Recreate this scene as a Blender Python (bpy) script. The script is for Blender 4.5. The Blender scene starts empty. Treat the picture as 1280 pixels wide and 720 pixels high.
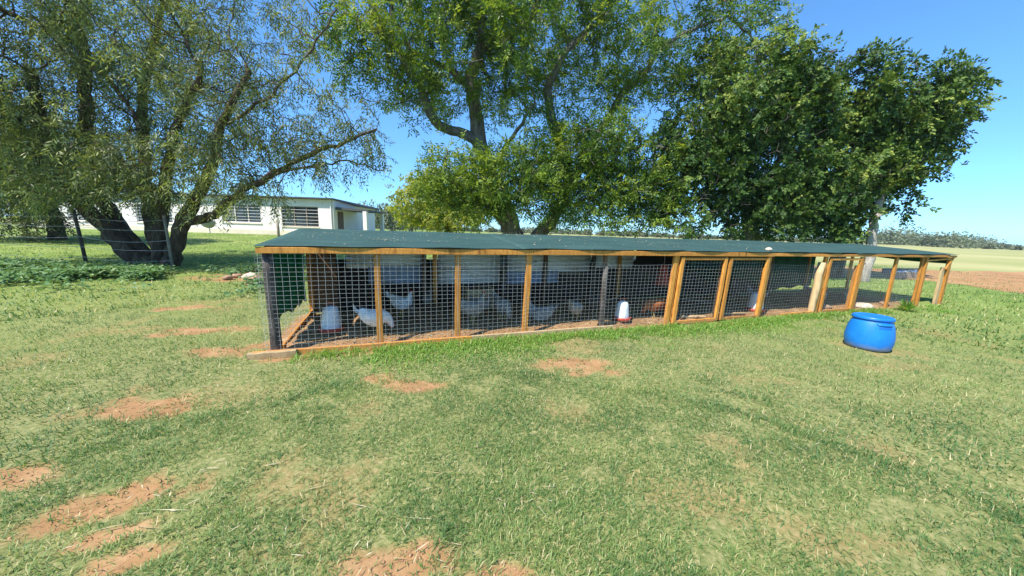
import bpy, bmesh, math, random
import numpy as np
from mathutils import Vector, Matrix
R = math.radians
random.seed(7)
rng = np.random.default_rng(11)
S = bpy.context.scene
COL = S.collection

# ------------------------------------------------------------------ camera
FPX, PITCH, ROLL, EYE = 420.0, 0.167, 0.031, 1.57
cd = bpy.data.cameras.new('camera'); cam = bpy.data.objects.new('camera', cd); COL.objects.link(cam)
cd.sensor_width = 36.0; cd.lens = FPX / 1280 * 36.0; cd.clip_start = 0.05; cd.clip_end = 6000
_f = Vector((0, math.cos(PITCH), -math.sin(PITCH))); _u0 = Vector((0, math.sin(PITCH), math.cos(PITCH))); _r0 = Vector((1, 0, 0))
_r = _r0 * math.cos(ROLL) + _u0 * math.sin(ROLL); _u = _u0 * math.cos(ROLL) - _r0 * math.sin(ROLL)
M3 = Matrix((_r, _u, -_f)).transposed()
cam.matrix_world = Matrix.Translation((0, 0, EYE)) @ M3.to_4x4()
S.camera = cam

# ------------------------------------------------------------------ light
SUN = Vector((0.53, 0.50, -1.0)).normalized()          # direction the light travels
SUN_EL = math.asin(-SUN.z); SUN_AZ = math.atan2(-SUN.x, -SUN.y)   # compass angle of the sun, clockwise from +Y
w = bpy.data.worlds.new('World'); S.world = w; w.use_nodes = True
nt = w.node_tree; nt.nodes.clear()
sky = nt.nodes.new('ShaderNodeTexSky'); sky.sky_type = 'NISHITA'; sky.sun_disc = False
sky.sun_elevation = SUN_EL; sky.sun_rotation = SUN_AZ
sky.altitude = 1300; sky.air_density = 1.0; sky.dust_density = 0.25; sky.ozone_density = 2.0
bgn = nt.nodes.new('ShaderNodeBackground'); bgn.inputs['Strength'].default_value = 0.15
wo = nt.nodes.new('ShaderNodeOutputWorld')
gm = nt.nodes.new('ShaderNodeGamma'); gm.inputs['Gamma'].default_value = .80      # softer contrast between zenith and horizon
tn = nt.nodes.new('ShaderNodeMix'); tn.data_type = 'RGBA'; tn.blend_type = 'MULTIPLY'; tn.inputs[0].default_value = 1.0; tn.inputs[7].default_value = (.50, .92, 1.30, 1)
nt.links.new(sky.outputs[0], gm.inputs[0]); nt.links.new(gm.outputs[0], tn.inputs[6]); nt.links.new(tn.outputs[2], bgn.inputs[0]); nt.links.new(bgn.outputs[0], wo.inputs[0])
ld = bpy.data.lights.new('sun', 'SUN'); ld.energy = 4.3; ld.angle = R(0.53); ld.color = (1.0, 0.93, 0.82)
lo = bpy.data.objects.new('sun', ld); COL.objects.link(lo); lo.rotation_euler = SUN.to_track_quat('-Z', 'Y').to_euler()
lo.location = (-20, -16, 40)
S.view_settings.view_transform = 'Standard'; S.view_settings.look = 'None'
S.view_settings.exposure = 0.95; S.view_settings.gamma = 1.0; S.view_settings.use_curve_mapping = False
S.cycles.max_bounces = 6; S.cycles.diffuse_bounces = 3; S.cycles.glossy_bounces = 2; S.cycles.transmission_bounces = 4
S.cycles.transparent_max_bounces = 8; S.cycles.sample_clamp_indirect = 6
S.cycles.use_denoising = True

# ------------------------------------------------------------------ helpers
def tag(o, label=None, cat=None, group=None, kind=None):
    if label: o['label'] = label
    if cat: o['category'] = cat
    if group: o['group'] = group
    if kind: o['kind'] = kind
    return o
def empty(name, loc=(0, 0, 0), rz=0.0):
    o = bpy.data.objects.new(name, None); COL.objects.link(o); o.location = loc; o.rotation_euler = (0, 0, rz)
    o.empty_display_size = 0.2
    return o
def link(name, me, mat, parent=None, smooth=False):
    o = bpy.data.objects.new(name, me); COL.objects.link(o)
    if mat and not me.materials: me.materials.append(mat)
    if parent: o.parent = parent
    if smooth: me.polygons.foreach_set('use_smooth', np.ones(len(me.polygons), dtype=bool))
    return o
def np_mesh(name, verts, faces, nside, attrs=None):
    """verts (N,3), faces (M,nside) arrays -> mesh, fast"""
    me = bpy.data.meshes.new(name)
    v = np.ascontiguousarray(verts, dtype=np.float32); fc = np.ascontiguousarray(faces, dtype=np.int32)
    me.vertices.add(len(v)); me.vertices.foreach_set('co', v.ravel())
    me.loops.add(fc.size); me.loops.foreach_set('vertex_index', fc.ravel())
    me.polygons.add(len(fc)); me.polygons.foreach_set('loop_start', np.arange(0, fc.size, nside, dtype=np.int32))
    if attrs:
        for k, a in attrs.items():
            at_ = me.attributes.new(k, 'FLOAT', 'POINT'); at_.data.foreach_set('value', np.ascontiguousarray(a, dtype=np.float32))
    me.update(calc_edges=True)
    return me
class MB:
    def __init__(s): s.v = []; s.f = []
    def add(s, vs, fs):
        b = len(s.v); s.v += [tuple(p) for p in vs]; s.f += [tuple(i + b for i in q) for q in fs]; return s
    def box(s, x0, x1, y0, y1, z0, z1):
        return s.add([(x0,y0,z0),(x1,y0,z0),(x1,y1,z0),(x0,y1,z0),(x0,y0,z1),(x1,y0,z1),(x1,y1,z1),(x0,y1,z1)],
                     [(0,3,2,1),(4,5,6,7),(0,1,5,4),(1,2,6,5),(2,3,7,6),(3,0,4,7)])
    def bar(s, p0, p1, wd, th, side=(1,0,0), cham=0.0, segs=1, warp=0.0):
        """board from p0 to p1, wd along side, th across; chamfered edges, a little warped"""
        p0, p1 = Vector(p0), Vector(p1); d = (p1 - p0).normalized(); sd = Vector(side); sd = (sd - d * sd.dot(d)).normalized(); n = d.cross(sd)
        c = cham if cham else min(wd, th) * 0.12
        a, b = wd / 2, th / 2
        ring = [(-a + c, -b), (a - c, -b), (a, -b + c), (a, b - c), (a - c, b), (-a + c, b), (-a, b - c), (-a, -b + c)]
        vs, fs = [], []
        for k in range(segs + 1):
            t = k / segs; o = p0.lerp(p1, t)
            if 0 < k < segs or warp: o = o + sd * random.uniform(-warp, warp) + n * random.uniform(-warp, warp)
            vs += [o + sd * x + n * y for x, y in ring]
        for k in range(segs):
            for i in range(8): fs.append((k*8+i, k*8+(i+1)%8, (k+1)*8+(i+1)%8, (k+1)*8+i))
        fs.append(tuple(range(7, -1, -1))); fs.append(tuple(segs*8+i for i in range(8)))
        return s.add(vs, fs)
    def tube(s, pts, rads, n=8, cap=True):
        pts = [Vector(p) for p in pts]
        if not hasattr(rads, '__len__'): rads = [rads] * len(pts)
        ref = Vector((0.31, 0.77, 0.55)); vs, fs = [], []
        for k, p in enumerate(pts):
            d = (pts[min(k+1, len(pts)-1)] - pts[max(k-1, 0)]).normalized()
            if abs(d.dot(ref)) > 0.95: ref = Vector((0.9, -0.3, 0.2))
            a = d.cross(ref).normalized(); b = d.cross(a)
            vs += [p + (a * math.cos(6.2832*i/n) + b * math.sin(6.2832*i/n)) * rads[k] for i in range(n)]
        for k in range(len(pts)-1):
            for i in range(n): fs.append((k*n+i, (k+1)*n+i, (k+1)*n+(i+1)%n, k*n+(i+1)%n))
        if cap: fs.append(tuple(range(n))); fs.append(tuple((len(pts)-1)*n+i for i in range(n-1, -1, -1)))
        return s.add(vs, fs)
    def lathe(s, prof, n=24, o=(0,0,0), sx=1, sy=1):
        vs, fs = [], []
        for r, z in prof: vs += [(o[0]+sx*r*math.cos(6.2832*i/n), o[1]+sy*r*math.sin(6.2832*i/n), o[2]+z) for i in range(n)]
        for k in range(len(prof)-1):
            for i in range(n): fs.append((k*n+i, k*n+(i+1)%n, (k+1)*n+(i+1)%n, (k+1)*n+i))
        if prof[0][0] > 1e-4: fs.append(tuple(range(n-1, -1, -1)))
        if prof[-1][0] > 1e-4: fs.append(tuple((len(prof)-1)*n+i for i in range(n)))
        return s.add(vs, fs)
    def mesh(s, name):
        me = bpy.data.meshes.new(name); me.from_pydata(s.v, [], s.f); me.update(); return me
    def build(s, name, mat, parent=None, smooth=False):
        return link(name, s.mesh(name), mat, parent, smooth)
def nrm(a): return a / np.maximum(np.linalg.norm(a, axis=-1, keepdims=True), 1e-9)

def _hash(ix, iy, seed):
    h = (ix.astype(np.int64) * 374761393 + iy.astype(np.int64) * 668265263 + seed * 974634777) & 0xffffffff
    h = ((h ^ (h >> 13)) * 1274126177) & 0xffffffff
    return ((h ^ (h >> 16)) & 0xffff) / 65535.0
def vnoise(x, y, seed=0):
    x = np.asarray(x, float); y = np.asarray(y, float)
    ix = np.floor(x); iy = np.floor(y); fx = x - ix; fy = y - iy
    fx = fx*fx*(3-2*fx); fy = fy*fy*(3-2*fy)
    a = _hash(ix, iy, seed); b = _hash(ix+1, iy, seed); c = _hash(ix, iy+1, seed); d = _hash(ix+1, iy+1, seed)
    return (a*(1-fx)+b*fx)*(1-fy) + (c*(1-fx)+d*fx)*fy
def fbm(x, y, seed=0, oct=4):
    s = 0; a = 0.5; t = 0
    for k in range(oct):
        s = s + a * vnoise(x, y, seed + k*17); t += a; a *= 0.5; x = np.asarray(x)*2.03+3.1; y = np.asarray(y)*2.03+7.7
    return s / t
def sstep(a, b, x):
    t = np.clip((x - a) / (b - a), 0, 1); return t*t*(3-2*t)

def at(px, py, Y):
    """world point seen at photo pixel px,py at distance Y in front of the camera"""
    a = px - 640; b = py - 360
    u = (a*math.cos(ROLL) + b*math.sin(ROLL)) / FPX; v = (-a*math.sin(ROLL) + b*math.cos(ROLL)) / FPX
    d = Vector((u, math.cos(PITCH) - v*math.sin(PITCH), -math.sin(PITCH) - v*math.cos(PITCH)))
    return Vector((0, 0, EYE)) + d * (Y / d.y)

# terrain: flat round the coop, a gentle rise towards the house
TH = 0.337; CX, CY = -2.936, 3.85
CD = np.array([math.cos(TH), math.sin(TH)]); CN = np.array([-math.sin(TH), math.cos(TH)])
def coop_sn(x, y):
    dx = np.asarray(x) - CX; dy = np.asarray(y) - CY
    return dx*CD[0] + dy*CD[1], dx*CN[0] + dy*CN[1]
def C2W(s, n, z=0.0): return (CX + s*CD[0] + n*CN[0], CY + s*CD[1] + n*CN[1], z)
# bare soil patches: x, y, half length, half width, turn
PATCH = [(-3.12, 2.66, .48, .20, .15), (-2.22, 1.66, .32, .14, .5), (-2.0, 1.46, .18, .06, .6), (-3.0, 1.80, .22, .10, .2), (0.85, 3.86, .42, .24, -.1), (-1.42, 3.30, .20, .15, .6), (-1.0, 3.2, .28, .12, .2),
         (-.52, 1.34, .25, .11, .2), (-3.55, 3.9, .36, .16, .2), (-3.0, 4.35, .4, .2, .6), (-4.5, 4.7, .5, .2, .35), (.05, 1.28, .2, .06, 0), (-7.3, 9.5, 1.2, .6, .3), (-1.72, 1.36, .16, .06, .4), (-6.0, 6.0, .5, .2, .3)]
def soil_mask(x, y):
    x = np.asarray(x, float); y = np.asarray(y, float)
    m = np.zeros_like(x)
    wob = (fbm(x*5, y*5, 5, 4) - .5) * 1.9
    for k, (cx, cy, a, b, t) in enumerate(PATCH):
        c, s_ = math.cos(t), math.sin(t); dx = x-cx; dy = y-cy
        e = np.sqrt(((dx*c+dy*s_)/a)**2 + ((-dx*s_+dy*c)/b)**2)
        m = np.maximum(m, 1 - sstep(.35, 1.75, e + wob))
    s, n = coop_sn(x, y)
    inside = sstep(-.10, .02, n) * (1-sstep(2.0, 2.25, n)) * sstep(-.25, .0, s) * (1-sstep(13.9, 14.6, s))
    m = np.maximum(m, inside)
    # worn strip along the sill on the left, sparse thin patches elsewhere
    strip = (1-sstep(.05, .22, np.abs(n+.12))) * sstep(-.2, .1, s) * (1-sstep(4.3, 5.0, s)) * .9
    m = np.maximum(m, strip * sstep(.2, .5, fbm(x*3, y*3, 91, 3)+.1))
    return np.clip(m, 0, 1)
def thin_mask(x, y):
    x = np.asarray(x, float); y = np.asarray(y, float)
    return sstep(.50, .74, fbm(x*1.7, y*1.7, 33, 5)) * (1-sstep(9, 16, np.hypot(x, y)))
def gz(x, y):
    x = np.asarray(x, float); y = np.asarray(y, float)
    u = (x+4)*-.57 + (y-7)*.82
    z = .72 * sstep(0, 24, u)
    z = z + .38*np.exp(-(((x+7.7)/1.5)**2 + ((y-11.0)/.8)**2))             # rubble mound behind the coop corner
    s, n = coop_sn(x, y)
    near = 1 - sstep(7, 14, np.hypot(x, y-3))
    z = z + near*(fbm(x*1.3, y*1.3, 3, 3)-.5)*.06 * sstep(0, .8, np.maximum(np.abs(n-1)-1.1, 0)+np.maximum(-s, 0)+np.maximum(s-14.5, 0))
    z = z + near*(fbm(x*9, y*9, 8, 3)-.5)*.018
    inside = sstep(.02, .2, n)*(1-sstep(1.9, 2.1, n))*sstep(0, .2, s)*(1-sstep(14, 14.5, s))
    z = z + inside*(.03 + .07*fbm(x*2.5, y*2.5, 55, 3))
    return z
def G(x, y): return float(gz(x, y))

# ------------------------------------------------------------------ materials
MATS = {}
def mat(name):
    m = bpy.data.materials.new(name); m.use_nodes = True; n = m.node_tree; n.nodes.clear()
    out = n.nodes.new('ShaderNodeOutputMaterial'); b = n.nodes.new('ShaderNodeBsdfPrincipled'); n.links.new(b.outputs[0], out.inputs[0])
    MATS[name] = m
    return m, n, b, out
def node(n, t, **kw):
    x = n.nodes.new(t)
    for k, v in kw.items():
        if k in x.inputs: x.inputs[k].default_value = v
        else: setattr(x, k, v)
    return x
def ramp(n, src, stops):
    r = n.nodes.new('ShaderNodeValToRGB'); n.links.new(src, r.inputs[0]); e = r.color_ramp.elements
    while len(e) < len(stops): e.new(0.5)
    for i, (p, c) in enumerate(stops): e[i].position = p; e[i].color = (c[0], c[1], c[2], 1)
    return r.outputs[0]
def mix(n, fac, a, b, mode='MIX'):
    x = n.nodes.new('ShaderNodeMix'); x.data_type = 'RGBA'; x.blend_type = mode
    for sock, v in ((x.inputs[0], fac), (x.inputs[6], a), (x.inputs[7], b)):
        if hasattr(v, 'links') or isinstance(v, bpy.types.NodeSocket): n.links.new(v, sock)
        elif isinstance(v, (int, float)): sock.default_value = v
        else: sock.default_value = (v[0], v[1], v[2], 1)
    return x.outputs[2]
def math_(n, op, a, b=0.0):
    x = n.nodes.new('ShaderNodeMath'); x.operation = op
    for sock, v in ((x.inputs[0], a), (x.inputs[1], b)):
        if isinstance(v, bpy.types.NodeSocket): n.links.new(v, sock)
        else: sock.default_value = v
    return x.outputs[0]
def tex(n, scale, detail=4, rough=.55, vec=None, dist=0.0):
    t = node(n, 'ShaderNodeTexNoise', Scale=scale, Detail=detail, Roughness=rough, Distortion=dist)
    if vec is not None: n.links.new(vec, t.inputs['Vector'])
    return t.outputs['Fac']
def coords(n, kind='Object', scale=None):
    t = n.nodes.new('ShaderNodeTexCoord'); o = t.outputs[kind]
    if scale:
        mp = n.nodes.new('ShaderNodeMapping'); mp.inputs['Scale'].default_value = scale; n.links.new(o, mp.inputs[0]); o = mp.outputs[0]
    return o
def bump(n, b, h, strength=.3, dist=.01):
    x = node(n, 'ShaderNodeBump', Strength=strength, Distance=dist); n.links.new(h, x.inputs['Height']); n.links.new(x.outputs[0], b.inputs['Normal'])
def geo_pos(n): return n.nodes.new('ShaderNodeNewGeometry').outputs['Position']
def rnd(n): return n.nodes.new('ShaderNodeObjectInfo').outputs['Random']

def m_wood(name, dark, light, scale=(6, 6, 1.2), rough=.6, wear=None):
    m, n, b, o = mat(name)
    v = coords(n, 'Object', scale)
    add = n.nodes.new('ShaderNodeVectorMath'); add.operation = 'ADD'
    r = rnd(n); cmb = n.nodes.new('ShaderNodeCombineXYZ')
    for k in range(3): n.links.new(math_(n, 'MULTIPLY', r, 37.0+k*11), cmb.inputs[k])
    n.links.new(v, add.inputs[0]); n.links.new(cmb.outputs[0], add.inputs[1]); v = add.outputs[0]
    f = tex(n, 5, 6, .6, v, 1.2)
    c = ramp(n, f, [(.3, dark), (.72, light)])
    kn = tex(n, 1.7, 2, .5, v)
    c = mix(n, ramp(n, kn, [(.62, (0,0,0)), (.72, (.75,.75,.75))]), c, [x*.45 for x in dark])
    tone = math_(n, 'ADD', math_(n, 'MULTIPLY', r, .45), .75)
    c = mix(n, 1.0, c, tone, 'MULTIPLY')
    if wear: c = mix(n, ramp(n, tex(n, 2.2, 5, .65, coords(n, 'Object', (2, 2, .7))), [(.5, (0,0,0)), (.62, (.8,.8,.8))]), c, wear)
    sx = n.nodes.new('ShaderNodeSeparateXYZ'); n.links.new(geo_pos(n), sx.inputs[0])
    mud = math_(n, 'SUBTRACT', math_(n, 'MULTIPLY', tex(n, 9, 5, .7, geo_pos(n)), .5), sx.outputs[2])
    c = mix(n, ramp(n, mud, [(.12, (0,0,0)), (.30, (.7,.7,.7))]), c, (.30, .18, .10))
    n.links.new(c, b.inputs['Base Color']); b.inputs['Roughness'].default_value = rough; b.inputs['Specular IOR Level'].default_value = .3
    bump(n, b, f, .35, .004)
    return m
m_wood('orange_wood', (.43, .165, .026), (.70, .335, .07))
m_wood('pale_wood', (.48, .33, .16), (.66, .50, .28))
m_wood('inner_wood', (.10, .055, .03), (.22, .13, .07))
m_wood('dark_log', (.022, .018, .016), (.09, .075, .065), wear=(.16, .14, .12))
m_wood('grey_wood', (.17, .14, .11), (.36, .31, .25))

def m_plain(name, col, rough=.5, metal=0.0, spec=.4, vary=.0, vscale=6, bumpy=0):
    m, n, b, o = mat(name)
    if vary:
        f = tex(n, vscale, 5, .6, coords(n)); c = mix(n, ramp(n, f, [(.3, (0,0,0)), (.75, (1,1,1))]), [x*(1-vary) for x in col], [min(1, x*(1+vary*.6)) for x in col])
        n.links.new(c, b.inputs['Base Color'])
        if bumpy: bump(n, b, f, bumpy, .01)
    else: b.inputs['Base Color'].default_value = (*col, 1)
    b.inputs['Roughness'].default_value = rough; b.inputs['Metallic'].default_value = metal; b.inputs['Specular IOR Level'].default_value = spec
    return m
m_plain('wire', (.62, .62, .60), .45, .35)
m_plain('dark_wire', (.30, .30, .28), .5, .3)
m_plain('fence_wire', (.35, .33, .30), .5, .6)
m_plain('blue_plastic', (.008, .19, .62), .34, 0, .5, .14, 9)
m_, n_, b_, o_ = mat('drum_blue')
f_ = tex(n_, 7, 6, .7, coords(n_)); sc_ = tex(n_, 30, 5, .75, coords(n_, 'Object', (1, 1, .25)))
c_ = ramp(n_, f_, [(.3, (.006, .165, .55)), (.7, (.010, .215, .68))])
c_ = mix(n_, ramp(n_, sc_, [(.60, (0,0,0)), (.72, (.45,.45,.45))]), c_, (.07, .30, .66))
sx_ = n_.nodes.new('ShaderNodeSeparateXYZ'); n_.links.new(coords(n_), sx_.inputs[0])
c_ = mix(n_, ramp(n_, math_(n_, 'SUBTRACT', math_(n_, 'MULTIPLY', f_, .2), sx_.outputs[2]), [(.0, (0,0,0)), (.12, (.65,.65,.65))]), c_, (.30, .24, .14))
n_.links.new(c_, b_.inputs['Base Color']); n_.links.new(ramp(n_, sc_, [(.3, (.33,.33,.33)), (.7, (.55,.55,.55))]), b_.inputs['Roughness'])
m_plain('blue_plastic_dark', (.01, .12, .42), .5, 0, .3)
m_plain('white_plastic', (.82, .85, .86), .4, 0, .4, .08, 8)
m_plain('red_plastic', (.50, .065, .03), .45, 0, .4, .2, 10)
m_plain('white_paint', (.82, .765, .735), .8, 0, .2, .10, .8)
m_plain('cream_plinth', (.72, .64, .52), .85, 0, .2, .12, 1.5)
m_plain('house_roof', (.09, .095, .10), .6, .2, .3, .2, 2)
m_plain('window_glass', (.02, .024, .03), .08, 0, .6)
m_plain('curtain', (.55, .54, .50), .9, 0, .1, .2, 3)
m_plain('dish_grey', (.30, .30, .31), .5, 0, .3)
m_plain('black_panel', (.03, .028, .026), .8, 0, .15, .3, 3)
m_plain('rock', (.40, .26, .17), .9, 0, .2, .3, 7, .6)
m_plain('crumb', (.42, .26, .15), .95, 0, .1, .35, 25)
m_plain('pale_rock', (.62, .52, .40), .9, 0, .2, .25, 9, .5)
m_plain('beak', (.55, .35, .10), .5)
m_plain('comb_red', (.48, .045, .03), .55, 0, .3, .2, 40)
m_plain('hen_leg', (.52, .36, .12), .6)
m_plain('eye', (.02, .012, .008), .2)
def m_corr(name, c0, c1, rust=.0):
    m, n, b, o = mat(name)
    f = tex(n, 1.2, 6, .65, coords(n, 'Object', (1, 1, 3)))
    c = ramp(n, f, [(.35, c0), (.65, c1)])
    c = mix(n, ramp(n, tex(n, 3.1, 6, .7, coords(n, 'Object', (1, 1, 2.))), [(.56, (0,0,0)), (.68, (rust, rust, rust))]), c, (.16, .07, .03))
    n.links.new(c, b.inputs['Base Color']); b.inputs['Roughness'].default_value = .5; b.inputs['Metallic'].default_value = 0.0
    return m
m_corr('zinc_sheet', (.55, .56, .56), (.82, .83, .82), .45)
m_corr('blue_sheet', (.14, .22, .36), (.34, .45, .62), .35)
# roofing felt / shade cloth
m, n, b, o = mat('roof_felt')
f1 = tex(n, 1.1, 6, .65, coords(n, 'Object', (1, 3, 1))); f2 = tex(n, 60, 3, .6, coords(n))
c = ramp(n, f1, [(.3, (.022, .062, .060)), (.7, (.045, .098, .092))])
c = mix(n, ramp(n, f2, [(.60, (0,0,0)), (.74, (.5,.5,.5))]), c, (.17, .22, .21))
n.links.new(c, b.inputs['Base Color']); b.inputs['Roughness'].default_value = .75; b.inputs['Specular IOR Level'].default_value = .25
bump(n, b, f1, .3, .03)
# green shade net: woven, lets some light through
m, n, b, o = mat('green_net')
f1 = tex(n, 4, 5, .6, coords(n)); c = ramp(n, f1, [(.3, (.02, .12, .07)), (.7, (.04, .20, .12))])
n.links.new(c, b.inputs['Base Color']); b.inputs['Roughness'].default_value = .8; b.inputs['Specular IOR Level'].default_value = .15
tr = n.nodes.new('ShaderNodeBsdfTranslucent'); n.links.new(c, tr.inputs[0])
mx = n.nodes.new('ShaderNodeMixShader'); mx.inputs[0].default_value = .55; n.links.new(b.outputs[0], mx.inputs[1]); n.links.new(tr.outputs[0], mx.inputs[2]); n.links.new(mx.outputs[0], o.inputs[0])

# ground
def m_ground():
    m, n, b, o = mat('ground')
    pos = geo_pos(n); so = n.nodes.new('ShaderNodeAttribute'); so.attribute_name = 'soil'; soil = so.outputs['Fac']
    fld = n.nodes.new('ShaderNodeAttribute'); fld.attribute_name = 'field'
    soilc = ramp(n, tex(n, 2.3, 8, .65, pos), [(.25, (.23, .125, .055)), (.5, (.345, .20, .095)), (.75, (.47, .31, .165))])
    soilc = mix(n, ramp(n, tex(n, 45, 4, .6, pos), [(.55, (0,0,0)), (.8, (.7,.7,.7))]), soilc, (.25, .125, .06))
    that = ramp(n, tex(n, 30, 5, .7, pos), [(.3, (.11, .14, .045)), (.5, (.20, .215, .08)), (.72, (.38, .33, .17))])
    lawn = ramp(n, tex(n, .35, 6, .65, pos), [(.3, (.13, .21, .042)), (.55, (.21, .28, .07)), (.75, (.33, .34, .13))])
    fine = ramp(n, tex(n, 3.5, 6, .7, pos), [(.3, (.72, .72, .72)), (.7, (1.2, 1.2, 1.2))])
    lawn = mix(n, 1.0, lawn, fine, 'MULTIPLY')
    field = ramp(n, tex(n, .03, 6, .6, pos), [(.3, (.24, .27, .09)), (.55, (.36, .35, .15)), (.75, (.48, .43, .22))])
    far = mix(n, fld.outputs['Fac'], lawn, field)
    vm = n.nodes.new('ShaderNodeVectorMath'); vm.operation = 'LENGTH'; n.links.new(pos, vm.inputs[0])
    mr = n.nodes.new('ShaderNodeMapRange'); n.links.new(vm.outputs['Value'], mr.inputs[0]); mr.inputs[1].default_value = 5; mr.inputs[2].default_value = 16
    g = mix(n, mr.outputs[0], that, far)
    edge = math_(n, 'ADD', soil, math_(n, 'MULTIPLY', math_(n, 'SUBTRACT', tex(n, 14, 5, .7, pos), .5), .9))
    k = ramp(n, edge, [(.25, (0,0,0)), (.85, (1,1,1))])
    c = mix(n, k, g, soilc)
    n.links.new(c, b.inputs['Base Color']); b.inputs['Roughness'].default_value = .95; b.inputs['Specular IOR Level'].default_value = .1
    bump(n, b, tex(n, 38, 6, .7, pos), .6, .012)
    return m
m_ground()
m, n, b, o = mat('dirt_track')
pos = geo_pos(n)
c = ramp(n, tex(n, .5, 8, .65, pos), [(.28, (.27, .13, .045)), (.5, (.37, .195, .075)), (.75, (.44, .29, .12))])
n.links.new(c, b.inputs['Base Color']); b.inputs['Roughness'].default_value = .95; bump(n, b, tex(n, 6, 6, .7, pos), .5, .05)

def m_leaf(name, stops, trans=.35, patch=None, pscale=.5, rough=.5, spec=.35):
    m, n, b, o = mat(name)
    a = n.nodes.new('ShaderNodeAttribute'); a.attribute_name = 'tint'
    c = ramp(n, a.outputs['Fac'], stops)
    if patch:
        f = tex(n, pscale, 3, .5, geo_pos(n)); c = mix(n, ramp(n, f, [(.58, (0,0,0)), (.70, (.85,.85,.85))]), c, patch)
    n.links.new(c, b.inputs['Base Color']); b.inputs['Roughness'].default_value = rough; b.inputs['Specular IOR Level'].default_value = spec
    tr = n.nodes.new('ShaderNodeBsdfTranslucent'); n.links.new(mix(n, 1.0, c, (1.25, 1.2, .55), 'MULTIPLY'), tr.inputs[0])
    mx = n.nodes.new('ShaderNodeMixShader'); mx.inputs[0].default_value = trans
    n.links.new(b.outputs[0], mx.inputs[1]); n.links.new(tr.outputs[0], mx.inputs[2]); n.links.new(mx.outputs[0], o.inputs[0])
    return m
m_leaf('grass_blade', [(0, (.085, .18, .055)), (.35, (.165, .275, .08)), (.6, (.28, .365, .12)), (.78, (.46, .44, .20)), (1, (.64, .55, .33))], .36)
m_leaf('lush_grass', [(0, (.11, .26, .045)), (.5, (.19, .37, .06)), (.85, (.31, .43, .10)), (1, (.55, .48, .24))], .4)
m_leaf('weed_leaf', [(0, (.08, .18, .07)), (.6, (.15, .28, .11)), (1, (.27, .38, .18))], .3)
m_leaf('karee_leaf', [(0, (.060, .080, .026)), (.5, (.165, .205, .068)), (.85, (.32, .38, .13)), (1, (.48, .53, .20))], .40)
m_leaf('feather_leaf', [(0, (.032, .080, .012)), (.5, (.115, .205, .026)), (.85, (.27, .37, .045)), (1, (.44, .50, .065))], .40, (.32, .38, .065), .5)
m_leaf('broad_leaf', [(0, (.020, .052, .012)), (.5, (.060, .122, .022)), (.85, (.16, .23, .042)), (1, (.31, .36, .075))], .2, None, .3, .55, .25)
m_leaf('yellow_leaf', [(0, (.20, .26, .04)), (.5, (.33, .38, .06)), (1, (.48, .48, .11))], .5)
m_leaf('bush_leaf', [(0, (.05, .07, .028)), (.5, (.09, .115, .045)), (1, (.16, .17, .08))], .3)
m_leaf('far_leaf', [(0, (.09, .12, .06)), (.5, (.13, .165, .085)), (1, (.19, .21, .11))], .2)
m_leaf('dry_litter', [(0, (.30, .22, .11)), (.5, (.50, .42, .25)), (1, (.72, .66, .50))], .2)
def m_bark(name, c0, c1, c2):
    m, n, b, o = mat(name)
    f = tex(n, 3.5, 8, .7, coords(n, 'Object', (2.2, 2.2, .6)), .6)
    n.links.new(ramp(n, f, [(.3, c0), (.52, c1), (.75, c2)]), b.inputs['Base Color']); b.inputs['Roughness'].default_value = .9; b.inputs['Specular IOR Level'].default_value = .15
    bump(n, b, f, .9, .05)
    return m
m_bark('bark_brown', (.035, .024, .018), (.095, .068, .048), (.19, .15, .11))
m_bark('bark_grey', (.06, .05, .04), (.17, .145, .12), (.36, .33, .28))
m_bark('bark_pale', (.20, .18, .15), (.36, .33, .29), (.55, .52, .47))
def m_hen(name, a, bcol, bars=0.0):
    m, n, b, o = mat(name)
    v = coords(n)
    if bars:
        wv = node(n, 'ShaderNodeTexWave', Scale=bars, Distortion=6.0, Detail=3.0); wv.inputs['Detail Scale'].default_value = 2.0; n.links.new(v, wv.inputs[0]); f = wv.outputs['Fac']
        c = ramp(n, f, [(.3, a), (.7, bcol)])
    else: c = ramp(n, tex(n, 14, 5, .6, v), [(.35, a), (.65, bcol)])
    n.links.new(c, b.inputs['Base Color']); b.inputs['Roughness'].default_value = .85; b.inputs['Specular IOR Level'].default_value = .15
    bump(n, b, tex(n, 60, 3, .6, coords(n, 'Object', (1, 2, 2))), .5, .01)
    return m
m_hen('feather_white', (.74, .72, .68), (.90, .89, .87))
m_hen('feather_barred', (.10, .092, .08), (.44, .42, .375), 22)
m_hen('feather_grey', (.18, .165, .145), (.46, .44, .40))
m_hen('feather_dark', (.035, .028, .026), (.11, .09, .08))
m_hen('feather_red', (.24, .065, .02), (.42, .15, .05))
W = MATS

# ------------------------------------------------------------------ ground sheet
def axis(lo, hi, step, far_lo, far_hi, k=1.16):
    a = list(np.arange(lo, hi + 1e-6, step)); s = step
    up = []; x = hi
    while x < far_hi: s = min(s*k, 120); x += s; up.append(x)
    s = step; dn = []; x = lo
    while x > far_lo: s = min(s*k, 120); x -= s; dn.append(x)
    return np.array(dn[::-1] + a + up)
gx = axis(-6.5, 7.5, .045, -1600, 1800); gy = axis(.7, 8.5, .045, -60, 2400)
XX, YY = np.meshgrid(gx, gy); ZZ = gz(XX, YY); SM = np.maximum(soil_mask(XX, YY), .42*thin_mask(XX, YY))
field = sstep(0, 14, (XX - 9)*.62 + (YY - 15)*.72 - 9) * sstep(-18, 6, XX)
idx = np.arange(XX.size).reshape(XX.shape)
quads = np.stack([idx[:-1, :-1], idx[:-1, 1:], idx[1:, 1:], idx[1:, :-1]], -1).reshape(-1, 4)
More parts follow.
